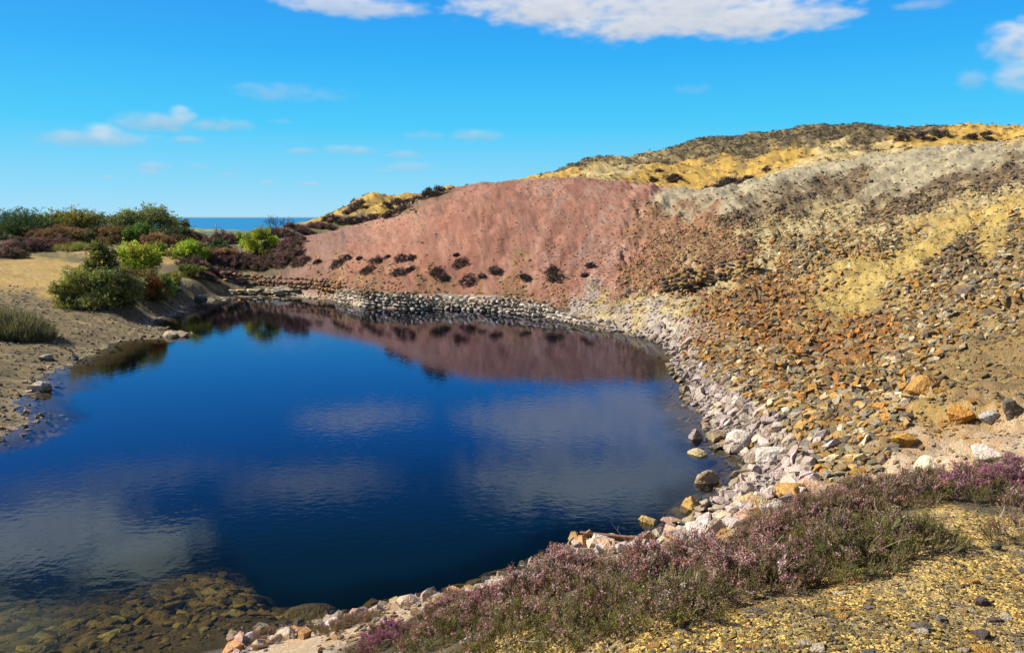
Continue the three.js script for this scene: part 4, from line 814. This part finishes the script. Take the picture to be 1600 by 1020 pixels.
  for (const [px, py, w, h, label, b] of [
    [38, 390, 60, 1.3, 'purple heather mound behind the yellow path, middle one of the three on the left'], [85, 386, 56, 1.2, 'bright purple heather mound beside the pale grass tuft on the left'], [14, 402, 44, 0.9, 'dark heather mound at the left edge beside the path'],
    [305, 420, 44, 1.1, 'dusky heather bush just right of the big mixed shrub'], [335, 412, 46, 1.1, 'heather bush in the left hollow below the dark green shrub'], [345, 430, 40, 0.8, 'low pink heather bush above the left end of the low brown wall'], [375, 415, 56, 1.2, 'heather bush in front of the bright yellow-green bush'], [412, 416, 50, 1.0, 'purple heather bush above the middle of the low brown wall'], [445, 409, 52, 1.1, 'rounded purple heather bush at the foot of the mauve slope'], [448, 390, 50, 1.0, 'heather bush on the slope right of the bright yellow-green bush'], [468, 411, 26, 0.4, 'small dark heather bush at the edge of the mauve slope'], [325, 436, 26, 0.5, 'small dark heather bush by the stones near the left corner of the pond'],
    [440, 369, 46, 0.8, 'brown heather bush on the ridge beside the bare branches'], [470, 362, 46, 0.7, 'dark heather bush on the ridge left of the small yellow hill'], [502, 356, 46, 0.7, 'dark heather bush on the ridge at the left foot of the small yellow hill'], [415, 372, 40, 1.2, 'heather bush behind the bright yellow-green bush'],
    [300, 375, 50, 1.3, 'brown heath bush in the hollow left of the sea view'], [345, 380, 50, 1.3, 'reddish heath bush in the hollow under the sea view'], [195, 372, 60, 1.2, 'mauve heather bush between the pale willow and the olive willow on the left'],
  ]) heather(px, py, w * 0.95, h * 0.8, { ...far, bloom: b ?? 0.55 }, label, 'heather bushes on the left heath', 'heather_bush');
  const hill = { s: 0.27, cushion: 0.45, leaf: [[0.055, 0.04, 0.032], [0.04, 0.032, 0.028], [0.07, 0.05, 0.035]], flower: DUSK, bloom: 0.1, twig: [[0.05, 0.035, 0.03]], deep: 0.7 };
  for (const [px, py, w, h, label] of [
    [517, 346, 34, 1.6, 'dark bush at the lower left end of the small yellow hill'], [545, 333, 20, 1.2, 'dark bush on the left shoulder of the small yellow hill'], [556, 321, 24, 1.2, 'dark bush on the left skyline of the small yellow hill'], [571, 326, 14, 0.9, 'small dark bush in the middle of the small yellow hill'], [545, 350, 44, 1.5, 'broad dark heather at the foot of the small yellow hill on the left'], [578, 345, 50, 1.6, 'broad dark heather at the foot of the small yellow hill in the middle'], [606, 324, 16, 1.0, 'small dark bush under the top of the small yellow hill'], [605, 340, 16, 1.2, 'dark green bush low on the right of the small yellow hill'], [626, 320, 36, 1.5, 'dark heather right of the top of the small yellow hill'], [645, 317, 34, 1.5, 'dark heather on the skyline left of the red mound'], [668, 309, 28, 1.5, 'dark heather on the skyline touching the left shoulder of the red mound'], [684, 304, 22, 1.3, 'last dark heather bush where the red mound crosses the skyline'], [625, 331, 24, 0.9, 'low dark bush beside the edge of the red mound, under the skyline'],
    [1021, 284, 14, 1.3, 'small dark bush on the far yellow slope, left of the larger one'], [1052, 281, 28, 1.7, 'larger dark bush on the far yellow slope just above the red mound'], [1133, 290, 54, 1.2, 'long low dark bush where the yellow slope meets the grey bank'], [1198, 267, 12, 1.2, 'small dark bush high on the grey bank edge beside the yellow slope'], [1170, 280, 14, 0.8, 'small dark bush right above the long low one'],
    [1412, 219, 26, 2.0, 'broad dark bush on the skyline slope, leftmost of the group at the upper right'], [1440, 215, 20, 1.7, 'second dark bush of the group at the upper right'], [1470, 215, 26, 2.0, 'largest dark bush of the group at the upper right, third from its left'], [1458, 219, 12, 1.0, 'small dark bush under the gap between the second and third of the upper-right group'], [1519, 215, 16, 1.5, 'dark bush at the upper right standing left of the last pair'], [1543, 212, 16, 1.4, 'last dark bush at the upper right near the picture edge'],
    [1030, 268, 14, 0.8, 'low dark tuft on the far yellow slope near its skyline'], [1545, 219, 14, 0.8, 'low dark tuft under the last bush at the upper right'],
  ]) heather(px, py, w * 0.95, h * 0.48, hill, label, 'dark bushes on the far hills', 'hill_bush');
}

// broad-leaved shrubs: stems and a crown of leaf tufts gathered in lobes
function shrub(name, px, py, wpx, hpx, o, label, grp) {
  const p = hit(px, py); if (!p) { console.log('no ground at', px, py); return; }
  const k = Math.hypot(p.r, 2) / FOCAL, W = wpx * k, H = hpx * k, root = group(name, p.x, p.y - 0.05, p.z);
  tag(root, label, 'shrub', grp);
  const lobes = [], stems = [], nL = o.lobes ?? 14;
  for (let i = 0; i < nL; i++) {
    const a = rr(0, 6.283), q = Math.sqrt(rnd()) * 0.75, y = rr(o.low ?? 0.02, 0.72), wide = Math.sin(Math.PI * clamp(0.15 + y * 0.8)) ;
    const c = [Math.cos(a) * q * W / 2 * (0.5 + 0.5 * wide), y * H * (1 - 0.25 * q), Math.sin(a) * q * W / 2 * 0.8 * (0.5 + 0.5 * wide)];
    const s = rr(0.2, 0.36);
    lobes.push({ c, rx: s * W * 0.62, ry: s * H * 0.72, tone: rr(0.5, 1.4), col: pickOf(o.leaf) });
    stick(stems, [c[0] * 0.12, 0, c[2] * 0.12], [c[0] * 0.5, c[1] * 0.55, c[2] * 0.5], 0.05 * H / 2.5, 0.03 * H / 2.5);
    stick(stems, [c[0] * 0.5, c[1] * 0.55, c[2] * 0.5], [c[0] * 1.05, c[1] * 1.1, c[2] * 1.05], 0.028 * H / 2.5, 0.012);
    for (let m = 0; m < 3; m++) stick(stems, [c[0] * 0.9, c[1] * 0.95, c[2] * 0.9], [c[0] + rr(-1, 1) * s * W * 0.75, c[1] + rr(0.3, 1) * s * H * 0.85, c[2] + rr(-1, 1) * s * W * 0.6], 0.014 * H / 2.5, 0.006);
  }
  mesh('stems', triSoup(stems), o.bark ?? barkMat, root);
  const sets = o.shape ?? tufts, lists = sets.map(() => []), n = Math.round((o.n ?? 1300) * 1.3);
  for (let i = 0; i < n; i++) {
    const L = lobes[i % nL], u = rr(-0.7, 1), a = rr(0, 6.283), cc = Math.sqrt(1 - u * u), d = Math.pow(rnd(), 0.4) * rr(0.8, 1.1) * (rnd() < 0.12 ? 1.3 : 1) * (1 + 0.38 * n3(Math.cos(a) * cc * 1.8 + i % nL, u * 1.8, Math.sin(a) * cc * 1.8));
    const x = L.c[0] + Math.cos(a) * cc * L.rx * d, y = L.c[1] + u * L.ry * d, z = L.c[2] + Math.sin(a) * cc * L.rx * d;
    const gy = hgt(p.x + x, p.z + z) - p.y; if (y < gy + 0.02) continue;
    lists[i % sets.length].push({ m: new THREE.Matrix4().compose(new THREE.Vector3(x, y, z), new THREE.Quaternion().setFromEuler(new THREE.Euler(rr(0, 6), rr(0, 6), rr(0, 6))), new THREE.Vector3(1, 1, 1).multiplyScalar((o.s ?? 0.14) * rr(0.7, 1.35))), c: shade(mix3(L.col, pickOf(o.leaf), 0.45 * rnd()).map((q, m) => q * L.tone * (m === 2 ? 1.7 : 1.95)), 0.35) });
  }
  lists.forEach((l, i) => l.length && copies('foliage', sets[i], leafMat, root, l));
  return root;
}
{
  const YG = [[0.19, 0.23, 0.02], [0.14, 0.19, 0.02], [0.24, 0.24, 0.03]], DG = [[0.03, 0.06, 0.018], [0.045, 0.075, 0.02], [0.025, 0.045, 0.018]], MG = [[0.08, 0.14, 0.02], [0.10, 0.16, 0.025], [0.05, 0.09, 0.02]], GG = [[0.11, 0.125, 0.045], [0.15, 0.155, 0.07], [0.08, 0.095, 0.03]], OL = [[0.13, 0.125, 0.025], [0.09, 0.1, 0.025], [0.17, 0.15, 0.035]], RD = [[0.2, 0.06, 0.025], [0.09, 0.115, 0.025], [0.11, 0.1, 0.03], [0.06, 0.085, 0.02], [0.15, 0.08, 0.03]], BR = [[0.14, 0.085, 0.04], [0.1, 0.075, 0.035], [0.17, 0.1, 0.05]];
  const big = 'shrubs of the thicket on the left shore';
  shrub('gorse_shrub', 34, 374, 150, 50, { leaf: DG, n: 2600, s: 0.2, shape: needles, lobes: 22 }, 'dark green dense shrub mass on the skyline at the left edge');
  shrub('gorse_shrub', 86, 372, 80, 44, { leaf: DG, n: 1300, s: 0.2, shape: needles, lobes: 12 }, 'dark green shrub right beside the mass at the left edge');
  shrub('willow_shrub', 128, 372, 110, 54, { leaf: OL, n: 2200, s: 0.2, lobes: 20 }, 'olive-green willow shrub on the left skyline above the reddish scrub');
  shrub('willow_shrub', 228, 374, 110, 58, { leaf: GG, n: 2400, s: 0.2, lobes: 20 }, 'pale grey-green willow shrub on the skyline, tallest there');
  shrub('willow_shrub', 182, 374, 70, 36, { leaf: [[0.09, 0.1, 0.04], ...OL], n: 1100, s: 0.18, lobes: 12 }, 'low olive shrub filling the dip between the two taller willows on the left');
  shrub('willow_shrub', 278, 376, 60, 42, { leaf: [[0.06, 0.075, 0.03], [0.08, 0.09, 0.04]], n: 1200, s: 0.18, lobes: 12 }, 'dark grey-green willow shrub just left of the sea view');
  shrub('green_shrub', 217, 380, 54, 40, { leaf: MG, n: 900, s: 0.16 }, 'fresh green shrub in front of the pale grey-green willow');
  shrub('green_shrub', 148, 380, 40, 30, { leaf: DG, n: 800, s: 0.16 }, 'dark green shrub behind the pale grass on the left');
  shrub('bracken_patch', 95, 378, 90, 28, { leaf: BR, n: 1500, s: 0.2, shape: needles, lobes: 18, low: 0.05 }, 'reddish-brown bracken patch behind the purple heather on the left');
  shrub('bracken_patch', 165, 378, 90, 28, { leaf: BR, n: 1500, s: 0.2, shape: needles, lobes: 18, low: 0.05 }, 'brown scrub patch between the two willows on the left');
  shrub('bracken_patch', 255, 385, 70, 26, { leaf: BR, n: 1100, s: 0.2, shape: needles, lobes: 14, low: 0.05 }, 'rusty scrub patch right of the fresh green shrub');
  shrub('green_shrub', 303, 412, 66, 48, { leaf: [...MG, ...YG], n: 1700, s: 0.14, lobes: 16 }, 'green leafy shrub in the hollow left of the bright yellow-green bush');
  shrub('green_shrub', 340, 402, 46, 34, { leaf: DG, n: 1100, s: 0.14 }, 'dark green shrub touching the green leafy one in the hollow');
  shrub('bracken_patch', 345, 408, 60, 26, { leaf: BR, n: 900, s: 0.14, shape: needles, lobes: 12, low: 0.05 }, 'brown scrub below the sea view in front of the dark green shrub');
  shrub('yellow_green_bush', 405, 396, 62, 50, { leaf: YG, n: 1700, s: 0.15, lobes: 16 }, 'bright yellow-green rounded bush under the sea horizon');
  shrub('yellow_green_bush', 380, 378, 24, 18, { leaf: YG, n: 400, s: 0.13, lobes: 7 }, 'small yellow-green bush at the left shoulder of the bright one');
  shrub('green_shrub', 418, 398, 34, 26, { leaf: OL, n: 600, s: 0.14 }, 'olive shrub at the lower right of the bright yellow-green bush');
  shrub('olive_shrub', 135, 477, 104, 66, { leaf: [...GG, ...OL, [0.12, 0.13, 0.03]], n: 3600, s: 0.12, lobes: 26, low: 0.02 }, 'grey-green spreading shrub at the front left of the shore thicket', big);
  shrub('olive_shrub', 178, 473, 96, 60, { leaf: [...OL, ...DG, ...GG], n: 3000, s: 0.11, lobes: 24, low: 0.02 }, 'dark olive shrub in the middle of the shore thicket', big);
  shrub('rose_shrub', 212, 460, 86, 58, { leaf: RD, n: 2200, s: 0.11, lobes: 20, low: 0.05 }, 'shrub flecked with red leaves in the middle of the shore thicket', big);
  shrub('green_shrub', 216, 442, 74, 76, { leaf: YG, n: 2200, s: 0.13, lobes: 18, low: 0.2 }, 'tall yellow-green shrub at the back of the shore thicket', big);
  shrub('green_shrub', 160, 442, 60, 76, { leaf: [...DG, ...OL], n: 1800, s: 0.12, lobes: 16, low: 0.2 }, 'dark leggy shrub at the back left of the shore thicket', big);
  shrub('green_shrub', 250, 460, 66, 56, { leaf: [...MG, ...OL], n: 1900, s: 0.12, lobes: 16, low: 0.05 }, 'mid green shrub at the right end of the shore thicket', big);
  shrub('green_shrub', 245, 398, 46, 26, { leaf: [...MG, ...OL], n: 900, s: 0.15 }, 'small green shrub behind the tall yellow-green one, beside the sandy patch');
  shrub('olive_shrub', 280, 402, 40, 24, { leaf: [...OL, ...BR], n: 800, s: 0.14 }, 'olive scrub between the sandy patch and the hollow');
  shrub('bracken_patch', 60, 384, 60, 16, { leaf: BR, n: 700, s: 0.16, shape: needles }, 'low rusty scrub just above the left purple heather mounds');
  shrub('green_shrub', 300, 432, 44, 26, { leaf: [...OL, ...MG], n: 800, s: 0.12 }, 'low green shrub between the shore thicket and the dusky heather');
  shrub('rose_shrub', 240, 466, 44, 26, { leaf: RD, n: 800, s: 0.1, lobes: 12, low: 0.02 }, 'low shrub flecked with red leaves at the front right of the shore thicket', big);
  shrub('green_shrub', 266, 448, 40, 26, { leaf: [...OL, ...BR], n: 800, s: 0.11, lobes: 10, low: 0.02 }, 'low olive and brown shrub at the water end of the shore thicket', big);
}
// low scrub on the far slopes, too fine to count
{
  const root = tag(group('heath_scrub'), 'fine dark scrub speckling the far hill slopes', 'scrub', null, 'stuff'), lists = [[], []];
  for (let i = 0; i < 30000; i++) {
    const th = rr(-0.22, 0.6), r = Math.sqrt(rr(95 * 95, 190 * 190)), x = Math.sin(th) * r, z = -Math.cos(th) * r, [a, b, t] = zones(x, z), zn = rnd() < t ? b : a, f = fbm2(x * 0.12, z * 0.12, 4);
    if (!(zn === 'backdark' ? rnd() < 0.5 + f : (zn === 'yellow' || zn === 'backpale') && rnd() < 0.1 * (f > 0.12 ? 2.5 : 0.4))) continue;
    const s = rr(0.12, 0.42);
    lists[i % 2].push({ m: tilted(x, hgt(x, z) + s * 0.1, z, s, 0.5), c: shade(pickOf([[0.06, 0.045, 0.03], [0.085, 0.065, 0.035], [0.04, 0.035, 0.025], [0.11, 0.09, 0.04]]), 0.3) });
  }
  for (let v = 0; v < 2; v++) copies('foliage', needles[v], leafMat, root, lists[v]);
}
// grasses
function grass(px, py, wpx, hm, cols, n, label, name = 'grass_tussock') {
  const p = hit(px, py), k = p.r / FOCAL, R = wpx / 2 * k, root = group(name, p.x, p.y, p.z), l = [];
  tag(root, label, 'grass');
  for (let i = 0; i < n; i++) { const a = rr(0, 6.283), q = Math.sqrt(rnd()) * R, x = Math.cos(a) * q, z = Math.sin(a) * q * 0.7; l.push({ m: tilted(x, hgt(p.x + x, p.z + z) - p.y, z, hm * rr(0.6, 1.2) * (1 - 0.5 * (q / R) ** 2), 0.35), c: shade(pickOf(cols), 0.2) }); }
  copies('blades', grassTuft, leafMat, root, l);
}
grass(112, 389, 60, 0.8, [[0.4, 0.33, 0.1], [0.3, 0.26, 0.08], [0.22, 0.26, 0.05]], 260, 'pale yellow grass tussock between the purple heather and the path on the left');
grass(8, 522, 120, 1.25, [[0.2, 0.19, 0.08], [0.12, 0.13, 0.05], [0.27, 0.23, 0.12]], 1100, 'grassy tussock at the left edge above the beach casting a dark shadow');
grass(150, 384, 40, 0.4, [[0.14, 0.22, 0.03], [0.12, 0.17, 0.03]], 120, 'short bright green grass beside the path behind the shore thicket');
grass(280, 430, 40, 0.35, [[0.14, 0.2, 0.03], [0.17, 0.2, 0.05]], 140, 'short yellow-green grass right of the shore thicket');
grass(100, 455, 40, 0.25, [[0.13, 0.15, 0.04], [0.18, 0.17, 0.06]], 90, 'short grass at the left foot of the shore thicket');

// bare dead bush on the ridge
{
  const p = hit(432, 372), t = [], root = group('bare_bush', p.x, p.y, p.z);
  tag(root, 'bare leafless bush with dark branches standing against the sea horizon', 'bush');
  const grow = (a, d, len, w, depth) => { const b = a.clone().addScaledVector(d, len); stick(t, a.toArray(), b.toArray(), w, w * 0.65); if (depth) for (let i = 0; i < 3; i++) grow(b, d.clone().add(new THREE.Vector3(rr(-0.8, 0.8), rr(-0.1, 0.6), rr(-0.8, 0.8))).normalize(), len * rr(0.6, 0.85), w * 0.6, depth - 1); };
  for (let i = 0; i < 5; i++) grow(new THREE.Vector3(rr(-0.3, 0.3), 0, rr(-0.3, 0.3)), new THREE.Vector3(rr(-0.7, 0.7), 1, rr(-0.7, 0.7)).normalize(), 0.8, 0.05, 4);
  mesh('branches', triSoup(t), new THREE.MeshStandardMaterial({ color: new THREE.Color().setRGB(0.06, 0.05, 0.045), roughness: 0.9 }), root);
}
// posts
{
  const p = hit(376, 397), root = group('marker_post', p.x, p.y, p.z);
  tag(root, 'short pale post left of the bright yellow-green bush', 'post');
  const m = new THREE.MeshStandardMaterial({ color: new THREE.Color().setRGB(0.5, 0.46, 0.4), roughness: 0.9 });
  mesh('shaft', new THREE.CylinderGeometry(0.055, 0.065, 1.15, 8).translate(0, 0.55, 0), m, root); mesh('cap', new THREE.ConeGeometry(0.065, 0.07, 8).translate(0, 1.16, 0), m, root);
  const th = polar(337, 352).th, r = 900, pole = group('utility_pole', Math.sin(th) * r, -46, -Math.cos(th) * r);
  tag(pole, 'tiny pale utility pole on the distant green plain before the sea', 'pole');
  const pm = new THREE.MeshStandardMaterial({ color: new THREE.Color().setRGB(0.5, 0.48, 0.45), roughness: 0.9 });
  mesh('shaft', new THREE.CylinderGeometry(0.5, 0.7, 46, 8).translate(0, 23, 0), pm, pole); mesh('crossarm', new THREE.BoxGeometry(9, 0.6, 0.6).translate(0, 42, 0), pm, pole);
}

renderer.render(scene, camera);
